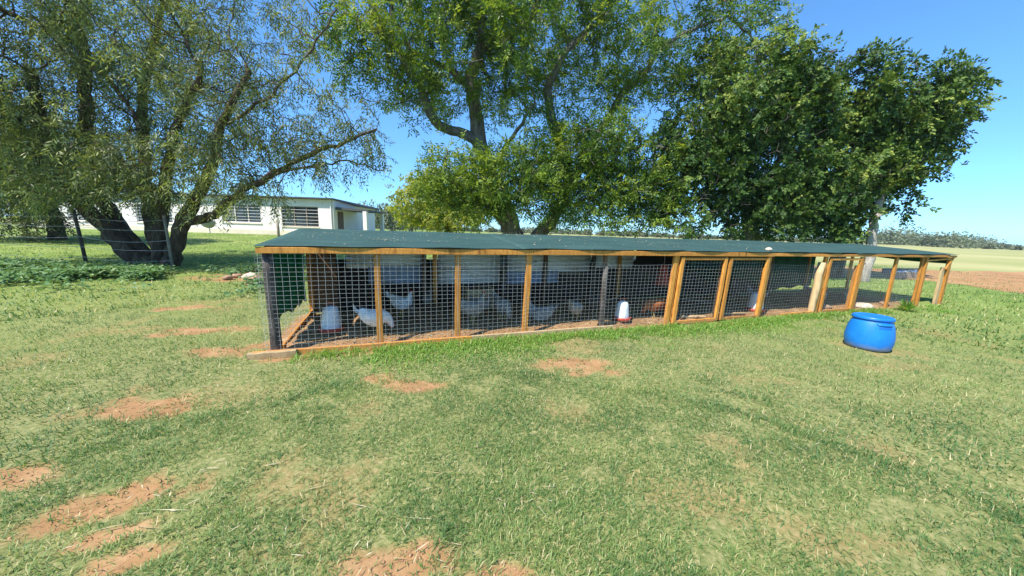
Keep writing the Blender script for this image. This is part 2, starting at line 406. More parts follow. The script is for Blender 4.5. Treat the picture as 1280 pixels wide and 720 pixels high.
me = np_mesh('ground', np.stack([XX, YY, ZZ - SM*.006], -1).reshape(-1, 3), quads, 4, {'soil': SM.ravel(), 'field': field.ravel()})
tag(link('ground', me, W['ground'], None, True), kind='structure')
# red dirt track across the field, ragged edges
def track():
    top = [(5, 22.5), (14, 22.2), (21, 21.2), (26, 20.8), (33, 21.6), (42, 22), (60, 24)]
    bot = [(5, 19.5), (13, 17.6), (18, 14.6), (17.9, 12.2), (17.6, 10.8), (20, 8.5), (26, 4)]
    N = 90; vs = []; M = 14
    def samp(P, t):
        f = t*(len(P)-1); i = min(int(f), len(P)-2); u = f-i
        return np.array(P[i])*(1-u)+np.array(P[i+1])*u
    for i in range(N):
        t = i/(N-1); a = samp(top, t); b_ = samp(bot, t)
        a = a + (fbm(a[0]*.7, a[1]*.7, 4)-.5)*1.6; b_ = b_ + (fbm(b_[0]*.9, b_[1]*.9, 9)-.5)*1.4
        for j in range(M):
            p = a + (b_-a)*j/(M-1); vs.append((p[0], p[1], G(p[0], p[1]) + .006 + .012*math.sin(math.pi*j/(M-1))))
    fs = [(i*M+j, i*M+j+1, (i+1)*M+j+1, (i+1)*M+j) for i in range(N-1) for j in range(M-1)]
    me = bpy.data.meshes.new('dirt_track'); me.from_pydata(vs, [], fs); me.update()
    tag(link('dirt_track', me, W['dirt_track'], None, True), kind='structure')
track()

# ------------------------------------------------------------------ leaves and trees
def leaf_arrays(c, d, nn, ln, wd, tint, fold=.15):
    """quads: base, side, tip, side"""
    sd = nrm(np.cross(d, nn)); up = np.cross(sd, d)
    ln = np.asarray(ln)[:, None]; wd = np.asarray(wd)[:, None]
    v = np.stack([c, c + d*ln*.45 + sd*wd*.5 + up*wd*fold, c + d*ln, c + d*ln*.45 - sd*wd*.5 + up*wd*fold], 1)
    return v.reshape(-1, 3), np.repeat(tint, 4)
def leaf_mesh(name, v, t):
    f = np.arange(len(v)).reshape(-1, 4)
    return np_mesh(name, v, f, 4, {'tint': t})
def colonize(limbs, att, step, infl, kill, iters, droop=0.0, seed=0):
    r = np.random.default_rng(seed)
    pos = []; par = []; man = []
    for (pts, rads, pidx) in limbs:      # manual limbs; pidx = (limb, fraction) to start from or None
        pts = [np.array(p, float) for p in pts]
        prev = -1
        if pidx is not None:
            P = np.array(pos); prev = int(np.argmin(((P - pts[0])**2).sum(1)))
        L = [0]
        for a, b_ in zip(pts[:-1], pts[1:]): L.append(L[-1] + np.linalg.norm(b_-a))
        nseg = max(2, int(L[-1]/step))
        for k in range(nseg+1):
            s = L[-1]*k/nseg; i = max(0, min(int(np.searchsorted(L, s, 'right'))-1, len(pts)-2)); u = (s-L[i])/max(L[i+1]-L[i], 1e-6)
            u2 = u
            p = pts[i]*(1-u2) + pts[i+1]*u2
            if 0 < k: p = p + r.normal(0, step*.10, 3)
            if k == 0 and prev >= 0: continue
            pos.append(p); par.append(prev); man.append(rads[0] + (rads[1]-rads[0])*k/nseg); prev = len(pos)-1
    nman = len(pos)
    P = np.array(pos); N = len(att)
    D = np.full(N, 1e9); I = np.zeros(N, int)
    for c0 in range(0, len(P), 200):
        d = np.linalg.norm(att[:, None] - P[None, c0:c0+200], axis=2); j = d.argmin(1); dm = d[np.arange(N), j]; k = dm < D; D[k] = dm[k]; I[k] = j[k] + c0
    alive = D > kill
    par = list(par); man = list(man)
    for it in range(iters):
        k = alive & (D < infl)
        if not k.any(): break
        ids = I[k]; dirs = nrm(att[k] - P[ids])
        u, inv = np.unique(ids, return_inverse=True)
        acc = np.zeros((len(u), 3)); np.add.at(acc, inv, dirs)
        acc = nrm(acc) + r.normal(0, .22, acc.shape); acc[:, 2] -= droop; acc = nrm(acc)
        newp = P[u] + acc*step
        b0 = len(P); P = np.concatenate([P, newp]); par += list(u); man += [0]*len(u)
        d = np.linalg.norm(att[:, None] - newp[None], axis=2); j = d.argmin(1); dm = d[np.arange(N), j]; kk = dm < D; D[kk] = dm[kk]; I[kk] = j[kk] + b0
        alive &= D > kill
    return P, np.array(par), np.array(man), nman
def wood_mesh(P, par, man, tip=.006, expo=2.35, cut=.035):
    N = len(P); acc = np.zeros(N)
    nch = np.bincount(par[par >= 0], minlength=N)
    rad = np.zeros(N)
    for i in range(N-1, -1, -1):
        rr = (acc[i] if nch[i] else tip**expo); rad[i] = rr**(1/expo)
        if man[i] > 0: rad[i] = max(man[i], min(rad[i], man[i]*1.25))
        if par[i] >= 0: acc[par[i]] += rad[i]**expo if man[i] == 0 else 0
    for i in range(N):
        if par[i] >= 0 and man[i] == 0: rad[i] = min(rad[i], rad[par[i]]*.93)
    main = np.full(N, -1)
    for i in range(N):
        p = par[i]
        if p >= 0 and (main[p] < 0 or rad[i] > rad[main[p]]): main[p] = i
    out = []
    for sel in (0, 1):
        vs, fs = [], []
        for i in range(N):
            start = par[i] < 0 or main[par[i]] != i
            if not start: continue
            ch = [] if par[i] < 0 else [par[i]]
            j = i
            while j >= 0: ch.append(j); j = main[j]
            rr = [rad[q] for q in ch]
            if par[i] >= 0: rr[0] = min(rr[0], rr[1]*1.25)
            # split by thickness
            thick = [q for q in range(len(ch)) if rr[q] >= cut]; kcut = (max(thick)+1) if thick else 0
            seq = ch[:kcut+1] if sel == 0 else ch[max(kcut-0, 0):]; rq = rr[:kcut+1] if sel == 0 else rr[max(kcut-0, 0):]
            if sel == 0 and kcut == 0: continue
            if len(seq) < 2: continue
            ns = 10 if max(rq) > .12 else (6 if max(rq) > .03 else 3)
            pts = P[seq]; b0 = len(vs); ref = np.array([.31, .77, .55])
            for k in range(len(seq)):
                d = pts[min(k+1, len(seq)-1)] - pts[max(k-1, 0)]; d = d/max(np.linalg.norm(d), 1e-9)
                a = np.cross(d, ref); a /= max(np.linalg.norm(a), 1e-9); b_ = np.cross(d, a)
                for q in range(ns):
                    an = 6.28318*q/ns; wob = 1 + (.10*math.sin(q*2.1+seq[k]*.9) if ns == 10 else 0)
                    vs.append(pts[k] + (a*math.cos(an) + b_*math.sin(an))*rq[k]*wob)
            for k in range(len(seq)-1):
                for q in range(ns): fs.append((b0+k*ns+q, b0+(k+1)*ns+q, b0+(k+1)*ns+(q+1) % ns, b0+k*ns+(q+1) % ns))
        out.append(np_mesh('wood', np.array(vs), np.array(fs), 4) if fs else None)
    return out, rad
def attractors(ells, n, seed, clump=.0, zmin=None):
    r = np.random.default_rng(seed); out = []
    vol = np.array([e[1][0]*e[1][1]*e[1][2]*(e[2] if len(e) > 2 else 1) for e in ells]); vol = vol/vol.sum()
    for e, f in zip(ells, vol):
        k = max(8, int(n*f)); d = nrm(r.normal(size=(k, 3))); rad = r.random(k)**(1/2.4)
        out.append(np.array(e[0]) + d*rad[:, None]*np.array(e[1]))
    a = np.concatenate(out)
    if clump:
        f = vnoise(a[:, 0]*clump + a[:, 2]*.6, a[:, 1]*clump + a[:, 2]*clump, seed)
        a = a[f > .34]
    if zmin is not None: a = a[a[:, 2] > zmin]
    return a
def sprigs(P, par, rad, man, rmax, per, m, splen, ln, wd, droop, seed, spread=.7, updir=.6, jit=.12, gaps=.36, gz1=None):
    r = np.random.default_rng(seed)
    k = np.where((rad < rmax) & (man == 0) & (par >= 0))[0]
    o = np.repeat(P[k], per, 0); pd = np.repeat(nrm(P[k]-P[par[k]]), per, 0)
    o = o - pd*r.random((len(o), 1))*.25 + r.normal(0, jit, o.shape)
    d = nrm(pd*.7 + r.normal(0, spread, o.shape) + np.array([0, 0, -droop]))
    gap = vnoise(o[:, 0]*1.15 + o[:, 2]*.55, o[:, 1]*1.0 + o[:, 2]*1.05, seed+3)*.65 + vnoise(o[:, 0]*2.3 - o[:, 2]*1.1, o[:, 1]*2.2 + o[:, 2]*2.0, seed+4)*.35
    lim = gaps if gz1 is None else gaps + (gz1[1]-gaps)*sstep(gz1[0]-.8, gz1[0]+.8, o[:, 2])
    kp = gap > lim; o, d = o[kp], d[kp]
    L = splen*r.uniform(.6, 1.3, len(o)); tint0 = np.clip(.55*r.random(len(o)) + .9*(vnoise(o[:, 0]*.8 + 5, o[:, 1]*.8 + o[:, 2]*.9, seed+9)-.25), 0, 1)
    nn = nrm(r.normal(0, .55, o.shape) + np.array([0, 0, updir])); sd = nrm(np.cross(d, nn)); nn = np.cross(sd, d)
    V = []; T = []
    for i in range(m):
        t = (i+.6)/m; sg = 1 if i % 2 else -1
        c = o + d*(L*t)[:, None] + np.array([0, 0, -1])*(droop*.35*L*t*t)[:, None]
        ld_ = nrm(d*.75 + sd*sg*.8 + r.normal(0, .25, o.shape) + np.array([0, 0, -droop*.6]))
        n2 = nrm(nn + r.normal(0, .35, o.shape))
        sc = r.uniform(.7, 1.25, len(o))
        v, tt = leaf_arrays(c, ld_, n2, ln*sc, wd*sc, np.clip(tint0*.75 + r.normal(.12, .14, len(o)), 0, 1))
        V.append(v); T.append(tt)
    return np.concatenate(V), np.concatenate(T)
def tree(name, label, limbs, ells, natt, bark, leaf, seed, step=.28, kill=.4, infl=5.0, iters=70, rmax=.03, per=2, m=7, splen=.35, ln=.12, wd=.04, droop=.0, clump=.0, tip=.006, spread=.7, updir=.6, growdroop=0.0, zmin=None, group=None, jit=.12, cat='tree', gaps=.36, gz1=None, thick=1.0, extra=None, nextra=.22):
    att = attractors(ells, natt, seed, clump, zmin)
    if extra: att = np.concatenate([att, attractors(extra, int(natt*nextra), seed+1)])
    limbs = [(q[0], (q[1][0]*thick, q[1][1]*thick), q[2]) for q in limbs]
    P, par, man, nman = colonize(limbs, att, step, infl, kill, iters, growdroop, seed)
    (thick, thin), rad = wood_mesh(P, par, man, tip)
    b = limbs[0][0][0]
    root = empty(name, tuple(b)); root.location = b
    off = Matrix.Translation(-Vector(b))
    def part(nm, me, mt, sm):
        me.transform(off); me.name = nm; return link(nm, me, W[mt], root, sm)
    if thick: part('trunk', thick, bark, True)
    if thin: part('branches', thin, bark, True)
    v, t = sprigs(P, par, rad, man, rmax, per, m, splen, ln, wd, droop, seed+5, spread, updir, jit, gaps, gz1)
    if zmin is not None:
        keep = (v.reshape(-1, 4, 3)[:, :, 2].min(1) > zmin-.4); v = v.reshape(-1, 4, 3)[keep].reshape(-1, 3); t = t.reshape(-1, 4)[keep].ravel()
    part('crown', leaf_mesh('crown', v, t), leaf, False)
    tag(root, label, cat, group)
    print('TREE', name, 'nodes', len(P), 'leaves', len(v)//4)
    return root
def A(px, py, Y): return tuple(at(px, py, Y))
def ell(px, py, Y, rx, ry, rz, wgt=1.0): return (A(px, py, Y), (rx, ry, rz), wgt)

# left tree: several stems from one stool, long low limb reaching right, drooping narrow leaves
YL = 10.6
bx, by, _z = A(190, 328, YL); bz = G(bx, by)
def lb(dx, dy=0): return (bx+dx, by+dy, G(bx+dx, by+dy) - .12)
limbs = [
 ([lb(-.35), A(152, 305, 10.5), A(108, 262, 10.3), A(62, 212, 10), A(50, 150, 9.6), A(40, 95, 9.3)], (.27, .10), None),
 ([lb(-.1, .15), A(150, 285, 10.8), A(122, 238, 10.9), A(110, 170, 11), A(104, 60, 10.8), A(90, 0, 10.5)], (.24, .12), None),
 ([lb(.05, .3), A(188, 275, 11.1), A(182, 215, 11.3), A(178, 120, 11.6), A(200, 20, 11.6)], (.22, .08), None),
 ([lb(.25), A(200, 285, 10.6), A(205, 240, 10.4), A(215, 170, 10.1), A(250, 90, 9.8)], (.2, .07), None),
 ([lb(.5), A(222, 300, 10.5), A(228, 276, 10.4), A(246, 247, 10.2), A(262, 215, 10), A(275, 160, 9.7), A(310, 90, 9.4)], (.24, .06), None),
 ([A(228, 280, 10.4), A(258, 273, 10.2), A(278, 262, 10), A(300, 239, 9.8), A(345, 216, 9.5), A(380, 195, 9.3), A(432, 178, 9.2), A(470, 160, 9.1)], (.15, .03), 1),
 ([A(345, 216, 9.5), A(390, 208, 9.3), A(440, 200, 9.2), A(480, 215, 9.2)], (.04, .015), 1),
 ([A(104, 60, 10.8), A(70, 40, 10), A(10, 15, 9.2)], (.09, .04), 1),
 ([A(125, 85, 10.9), A(160, 130, 10.2), A(175, 160, 9.8)], (.09, .04), 1),
 ([A(62, 212, 10), A(20, 150, 9.6), A(-40, 110, 9.2)], (.12, .05), 1),
 ([A(275, 160, 9.7), A(340, 120, 9.4), A(390, 60, 9.4), A(420, 10, 9.4)], (.05, .02), 1),
]
ells = [ell(120, 70, 10.5, 4.4, 3.2, 3.0), ell(300, 120, 9.6, 2.6, 2.2, 1.5), ell(420, 110, 9.5, 1.7, 1.6, 1.6, .55), ell(230, 190, 9.6, 2.4, 1.8, .9, 1.2), ell(-30, 170, 9.5, 2.6, 2.4, 2.0), ell(60, 190, 9.4, 2.2, 1.6, .9, 1.2),
        ell(250, 20, 10, 3.0, 2.4, 1.8), ell(330, 205, 9.3, 1.2, 1.2, .7, .7), ell(90, -60, 10, 4.5, 3, 2.6, .7), ell(-60, 60, 9, 2.5, 2.5, 2.2, .8), ell(140, 215, 9.6, 2.0, 1.4, .7, 1.6), ell(270, 215, 9.4, 1.5, 1.2, .7, 1.6), ell(330, 245, 9.2, .6, .6, .4, 2), ell(450, 190, 9.2, 1.0, .8, .5, .8)]
low = [ell(100, 222, 9.4, 1.2, .8, .5), ell(170, 228, 9.3, 1.1, .8, .45), ell(250, 222, 9.3, 1.1, .8, .45), ell(310, 236, 9.2, .7, .6, .35), ell(370, 180, 9.2, 1.1, .8, .6), ell(430, 160, 9.2, .9, .8, .6), ell(200, 190, 9.2, 1.4, .8, .6), ell(300, 185, 9.2, 1.2, .8, .5), ell(350, 250, 9.1, .45, .45, .3), ell(400, 205, 9.1, .9, .7, .45), ell(455, 185, 9.1, .7, .6, .5), ell(130, 200, 9.2, 1.3, .8, .6), ell(210, 245, 9.2, .8, .6, .3), ell(60, 235, 9.3, 1.2, .8, .45), ell(290, 250, 9.2, .6, .5, .25)]
tree('spreading_tree', 'old tree with many brown stems spreading from one base and hanging narrow leaves', limbs, ells, 6500, 'bark_brown', 'karee_leaf', 21, step=.23, kill=.24, infl=6, iters=70, rmax=.032, per=3, m=10, splen=.42, ln=.125, wd=.027, droop=.75, clump=.55, tip=.0075, growdroop=.05, gaps=.32, gz1=(4.8, .41), thick=.95, extra=low, nextra=.24)

# middle tree: big, feathery bright green foliage
YM = 15.0
mb = A(650, 288, YM); mb = (mb[0], mb[1], G(mb[0], mb[1]) - .1)
limbs = [
 ([mb, (mb[0]-.1, mb[1], 1.2), A(630, 262, 15), A(612, 215, 15), A(598, 175, 15), A(594, 137, 14.9), A(588, 96, 14.8), A(604, 55, 14.6), A(598, 0, 14.4), A(600, -60, 14.4)], (.42, .12), None),
 ([(mb[0]-.1, mb[1], 1.2), A(605, 252, 14.4), A(582, 238, 13.9), A(556, 225, 13.4)], (.19, .05), 1),
 ([(mb[0]+.45, mb[1]+.1, -.1), (mb[0]+.75, mb[1], 1.3), A(697, 265, 14.8), A(712, 225, 14.6), A(690, 150, 14.5), A(684, 108, 14.3), A(713, 55, 14.2), A(760, 20, 14)], (.3, .07), None),
 ([A(598, 175, 15), A(545, 156, 14.6), A(522, 104, 14.2), A(498, 62, 14), A(470, 38, 13.8), A(430, 15, 13.6)], (.2, .06), 1),
 ([A(590, 110, 14.8), A(560, 85, 14.5), A(515, 66, 14.2), A(490, 20, 14), A(485, -40, 14)], (.13, .05), 1),
 ([A(604, 55, 14.6), A(632, 48, 14.2), A(664, 24, 13.9), A(674, -5, 13.7)], (.17, .08), 1),
 ([A(697, 265, 14.8), A(735, 190, 15.2), A(780, 112, 15.3), A(808, 92, 15.1), A(822, 60, 15)], (.2, .08), 1),
 ([A(735, 190, 15.2), A(772, 192, 14.4), A(805, 182, 14), A(832, 184, 13.6)], (.09, .04), 1),
 ([A(822, 60, 15), A(860, 40, 15), A(910, 20, 15)], (.08, .04), 1),
 ([A(612, 215, 15), A(640, 170, 14.4), A(668, 130, 13.8)], (.1, .04), 1),
 ([A(630, 262, 15), A(640, 245, 14.2), A(655, 225, 13.4)], (.09, .04), 1), ([A(697, 265, 14.8), A(730, 250, 14.0), A(770, 235, 13.4)], (.08, .03), 1),
 ([A(605, 252, 14.4), A(570, 255, 13.8), A(545, 250, 13.4)], (.05, .02), 1),
]
ells = [ell(600, 60, 14.6, 4.8, 3.4, 2.6, .8), ell(480, 60, 13.8, 3.0, 2.4, 2.2, .8), ell(760, 60, 14.8, 4.0, 2.8, 2.4, .8), ell(640, 225, 13.6, 3.6, 1.8, 1.15, 1.7), ell(730, 190, 13.6, 2.8, 1.8, 1.5, 1.4), ell(570, 220, 13.8, 1.8, 1.5, 1.1, 1.4), ell(880, 50, 15, 3.2, 2.4, 2.6), ell(640, -60, 14.4, 7, 4, 3, .6), ell(800, 215, 14.2, 2.0, 1.6, 1.3, 1.3), ell(520, 120, 14, 1.6, 1.6, 1.3, .6), ell(950, 90, 15.2, 1.9, 1.8, 1.3), ell(650, 240, 13.3, 2.6, 1.2, .75, 10), ell(600, 200, 13.5, 2.2, 1.2, .8, 9), ell(700, 215, 13.4, 2.0, 1.2, .9, 9), ell(770, 240, 13.6, 2.0, 1.2, .75, 8), ell(820, 255, 13.8, 1.4, 1.0, .5, 8), ell(560, 245, 13.6, 1.3, .9, .7, 9), ell(740, 170, 13.4, 1.8, 1.1, .7, 7)]
low = [ell(645, 235, 13.2, 1.9, 1.0, .85), ell(600, 215, 13.3, 1.6, .9, .8), ell(690, 220, 13.2, 1.7, 1.0, 1.0), ell(740, 225, 13.3, 1.6, .9, .9), ell(790, 235, 13.5, 1.5, .9, .8), ell(660, 195, 13.4, 1.8, .8, .6), ell(560, 235, 13.4, 1.2, .8, .7), ell(830, 240, 13.8, 1.0, .8, .7), ell(690, 258, 13.4, 1.6, .8, .45, 1.5), ell(750, 260, 13.5, 1.5, .8, .45, 1.5), ell(600, 258, 13.5, 1.3, .8, .45, 1.3), ell(800, 265, 13.8, 1.3, .8, .4, 1.3), ell(650, 262, 13.3, 1.0, .7, .3, 1.2), ell(715, 272, 13.2, 1.3, .7, .3, 1.6), ell(770, 275, 13.3, 1.2, .7, .28, 1.6), ell(820, 278, 13.4, 1.1, .7, .28, 1.6), ell(590, 270, 13.4, .8, .6, .25, 1.2)]
tree('feathery_tree', 'tall tree with bright green feathery foliage and dark forked limbs behind the coop', limbs, ells, 9000, 'bark_grey', 'feather_leaf', 5, step=.28, kill=.28, infl=7, iters=70, rmax=.04, per=4, m=10, splen=.50, ln=.16, wd=.050, droop=.15, clump=.6, tip=.0095, gaps=.20, gz1=(5.2, .41), thick=1.1, extra=low)

# right trees: broad dark glossy leaves
YR = 14.0
def trunk_base(px, py, Y):
    p = A(px, py, Y); return (p[0], p[1], -.1)
b1 = trunk_base(938, 298, 14.2)
limbs = [([b1, A(940, 285, 14.2), A(930, 240, 14.2), A(915, 180, 14.2), A(905, 110, 14.3), A(920, 60, 14.4)], (.36, .09), None),
         ([A(940, 270, 14.2), A(965, 220, 14), A(985, 170, 13.8), A(990, 110, 13.8)], (.16, .05), 1),
         ([A(930, 240, 14.2), A(890, 200, 14), A(860, 150, 13.8)], (.14, .05), 1)]
ells = [ell(915, 150, 14.2, 2.6, 2.2, 2.2), ell(860, 225, 13.9, 1.9, 1.7, 1.35), ell(940, 225, 13.9, 2.2, 1.8, 1.3, 1.2), ell(890, 100, 14.4, 1.8, 1.6, 1.3), ell(965, 95, 14.4, 1.8, 1.7, 1.5), ell(850, 258, 13.6, 1.6, 1.2, .6, 2.5), ell(925, 262, 13.5, 1.7, 1.2, .55, 2.5), ell(985, 262, 13.5, 1.3, 1.1, .55, 2.5), ell(890, 195, 13.6, 1.8, 1.3, 1.0, 1.6)]
low = [ell(870, 272, 13.5, 1.3, .9, .35), ell(925, 276, 13.4, 1.2, .9, .33), ell(985, 275, 13.4, 1.2, .9, .35), ell(1010, 190, 13.6, 1.3, .9, 1.2), ell(1005, 130, 13.9, 1.2, .9, 1.2), ell(1030, 245, 13.6, 1.2, .9, .6), ell(840, 180, 13.8, 1.0, .8, .8), ell(865, 284, 13.3, 1.1, .8, .28, 1.6), ell(915, 286, 13.2, .9, .7, .28, 1.6), ell(965, 287, 13.2, 1.0, .7, .28, 1.6), ell(1005, 287, 13.3, .9, .7, .28, 1.6)]
tree('shade_tree', 'thick dark leaved tree standing behind the middle of the coop roof', limbs, ells, 4200, 'bark_grey', 'broad_leaf', 31, step=.25, kill=.26, infl=6, iters=60, rmax=.03, per=5, m=9, splen=.38, ln=.125, wd=.075, droop=.3, clump=.9, tip=.007, zmin=1.15, extra=low, nextra=.26)
b2 = trunk_base(1052, 302, 15)
limbs = [([b2, A(1053, 288, 15), A(1056, 240, 15), A(1050, 180, 14.8), A(1040, 110, 14.6)], (.3, .09), None),
         ([A(1056, 240, 15), A(1095, 190, 14.6), A(1140, 140, 14.3), A(1180, 110, 14)], (.14, .05), 1),
         ([A(1055, 255, 15), A(1010, 200, 14.6), A(995, 160, 14.4)], (.12, .05), 1)]
ells = [ell(1030, 130, 14.6, 2.6, 2.2, 2.1), ell(1100, 130, 14.5, 2.5, 2.0, 1.8), ell(1150, 130, 14.2, 1.7, 1.6, 1.3), ell(1050, 215, 14.4, 2.4, 1.9, 1.5), ell(1120, 200, 14.4, 1.7, 1.5, 1.2), ell(1000, 240, 14.2, 1.9, 1.6, 1.2), ell(1180, 165, 14.2, .8, .9, .8), ell(1195, 102, 14.2, .7, .8, .3), ell(1090, 75, 14.5, 1.5, 1.1, .7), ell(1165, 92, 14.2, 1.1, .9, .45), ell(1040, 262, 14.0, 1.5, 1.2, .5, 2.5)]
tree('shade_tree', 'large sunlit dark green tree with ragged edge beside the open field', limbs, ells, 4200, 'bark_grey', 'broad_leaf', 44, step=.25, kill=.26, infl=6, iters=60, rmax=.03, per=5, m=9, splen=.38, ln=.13, wd=.08, droop=.3, clump=.9, tip=.007, zmin=1.15, extra=[ell(1045, 276, 14, 1.2, .8, .35), ell(1040, 200, 13.9, 1.2, .9, 1.0), ell(1075, 150, 14, 1.2, .9, .9), ell(1060, 235, 14, 1.1, .8, .6), ell(1040, 288, 13.6, .9, .7, .28, 1.6), ell(1065, 284, 13.8, .6, .6, .28, 1.4)], nextra=.17)
b3 = trunk_base(1088, 304, 13.6)
limbs = [([b3, A(1091, 292, 13.6), A(1097, 262, 13.7), A(1104, 225, 13.9), A(1112, 190, 14), A(1120, 160, 14)], (.19, .07), None),
         ([A(1097, 265, 13.7), A(1082, 255, 13.4), A(1064, 243, 13.1)], (.05, .02), 1)]
ells = [ell(1120, 215, 13.9, 1.3, 1.1, .9), ell(1110, 255, 13.9, 1.2, 1.0, .55, .7), ell(1140, 175, 14, 1.3, 1.0, .9), ell(1062, 250, 13.2, .7, .7, .5)]
tree('shade_tree', 'small tree with pale leaning trunk at the edge of the field', limbs, ells, 800, 'bark_pale', 'broad_leaf', 61, step=.25, kill=.33, infl=5, iters=40, rmax=.03, per=3, m=7, splen=.36, ln=.16, wd=.09, droop=.35, tip=.007, zmin=1.9)
# pale yellow-green tree beyond the feathery tree
b4 = trunk_base(560, 290, 24); b4 = (b4[0], b4[1], G(b4[0], b4[1])-.1)
limbs = [([b4, A(560, 270, 24), A(555, 240, 24), A(545, 215, 24)], (.22, .08), None), ([A(560, 270, 24), A(585, 245, 24), A(600, 225, 24)], (.12, .05), 1)]
ells = [ell(540, 245, 24, 2.6, 2.4, 1.9), ell(585, 250, 23.6, 2.6, 2.2, 1.7), ell(515, 262, 24, 1.6, 1.6, 1.2), ell(560, 272, 23, 3, 2, .8), ell(550, 262, 22.4, 3.4, 1.2, 1.2, 1.5)]
tree('light_tree', 'yellow green sunlit tree behind the fork of the feathery tree', limbs, ells, 1800, 'bark_grey', 'yellow_leaf', 71, step=.3, kill=.35, infl=7, iters=40, rmax=.035, per=4, m=7, splen=.45, ln=.22, wd=.10, droop=.2, tip=.01, spread=.8, jit=.2)
# dark bushy tree at the left, beyond the fence
b5 = (-21.0, 15.5, G(-21, 15.5)-.1)
limbs = [([b5, (-21, 15.5, 1.6), (-20.6, 15.3, 3.2), (-20, 15, 4.6)], (.3, .1), None), ([(-21, 15.5, 1.6), (-22.5, 15, 3), (-23.5, 14.8, 4)], (.15, .05), 1)]
ells = [((-20.5, 15, 4.3), (3.2, 2.6, 2.0), 1), ((-23, 15.5, 3.8), (2.6, 2.4, 2.0), 1), ((-18.8, 15.6, 3.4), (1.8, 2, 1.2), 1), ((-21.5, 14.5, 2.6), (2.6, 1.8, 1.0), 1), ((-21.2, 14.2, 1.5), (2.8, 1.2, .8), 2.0), ((-19.0, 14.6, 1.9), (1.6, 1.0, .8), 1.5)]
tree('bushy_tree', 'dense dark bushy tree beyond the wire fence posts', limbs, ells, 2000, 'bark_brown', 'bush_leaf', 81, step=.3, kill=.33, infl=7, iters=50, rmax=.035, per=4, m=8, splen=.45, ln=.18, wd=.05, droop=.4, tip=.009)
# far clumps of trees
def clump_tree(name, label, x, y, rx, rz, mt, seed, n=1500, lf=.5, group=None, zc=None):
    r = np.random.default_rng(seed); root = empty(name, (x, y, G(x, y)))
    MB().tube([(0, 0, -.3), (.1, 0, rz*.5), (-.1, .1, rz*1.1)], [rx*.07, rx*.05, rx*.02], 6).build('trunk', W['bark_grey'], root, True)
    nb = 9; cs = np.stack([r.normal(0, .45, nb)*rx, r.normal(0, .4, nb)*rx, rz*(.65+r.random(nb)*.75)], 1); rr = rx*r.uniform(.3, .55, nb)
    k = r.integers(0, nb, n); d = nrm(r.normal(size=(n, 3))); c = cs[k] + d*(rr[k]*r.uniform(.55, 1.05, n))[:, None]*np.array([1, 1, .75])
    c[:, 2] = np.maximum(c[:, 2], .25*rz)
    v, t = leaf_arrays(c, nrm(d + r.normal(0, .8, (n, 3))), nrm(d + np.array([0, 0, .6]) + r.normal(0, .5, (n, 3))), lf*r.uniform(.6, 1.3, n), lf*.5*r.uniform(.6, 1.3, n), r.random(n))
    link('crown', leaf_mesh('crown', v, t), W[mt], root)
    tag(root, label, 'tree', group); return root
p = at(490, 283, 60); clump_tree('far_tree', 'distant grey green tree beside the white house porch', p.x, p.y, 4.2, 2.6, 'far_leaf', 3, 2200, .55)
p = at(515, 284, 75); clump_tree('far_tree', 'distant rounded tree behind the yellow green tree', p.x, p.y, 4.5, 2.3, 'far_leaf', 4, 1800, .6)

# far wood along the horizon: one mass
def far_wood():
    r = np.random.default_rng(9); V = []; T = []
    a = R(0)
    for k in range(520):
        px = r.uniform(420, 1420); Y = r.uniform(170, 330)
        p = at(px, 300, Y); dist = Y
        if px < 860 and r.random() < .35: continue
        hgt = r.uniform(.5, 1.0)*(4.2 if px > 1100 else 4.6); 
        hgt *= (.55 + .8*float(vnoise(px*.018, 3.3, 12))) * (1.9 if 1090 < px < 1235 else (.55 if px < 1090 else .8))
        hgt *= r.uniform(.6, 1.5); rx = hgt*r.uniform(.6, 1.4); n = 190
        d = nrm(r.normal(size=(n, 3))); d[:, 2] = np.abs(d[:, 2])
        c = np.array([p.x, p.y, G(p.x, p.y)]) + d*np.array([rx, rx, hgt])*r.uniform(.6, 1.05, (n, 1))
        v, t = leaf_arrays(c, nrm(d + r.normal(0, .9, (n, 3))), nrm(d + np.array([0, 0, .5])), np.full(n, 1.2), np.full(n, .9), np.clip(r.normal(r.random(), .2, n), 0, 1))
        V.append(v); T.append(t)
    tag(link('far_wood', leaf_mesh('far_wood', np.concatenate(V), np.concatenate(T)), W['far_leaf']), 'long low belt of grey green trees along the horizon beyond the field', 'trees', kind='stuff')
far_wood()

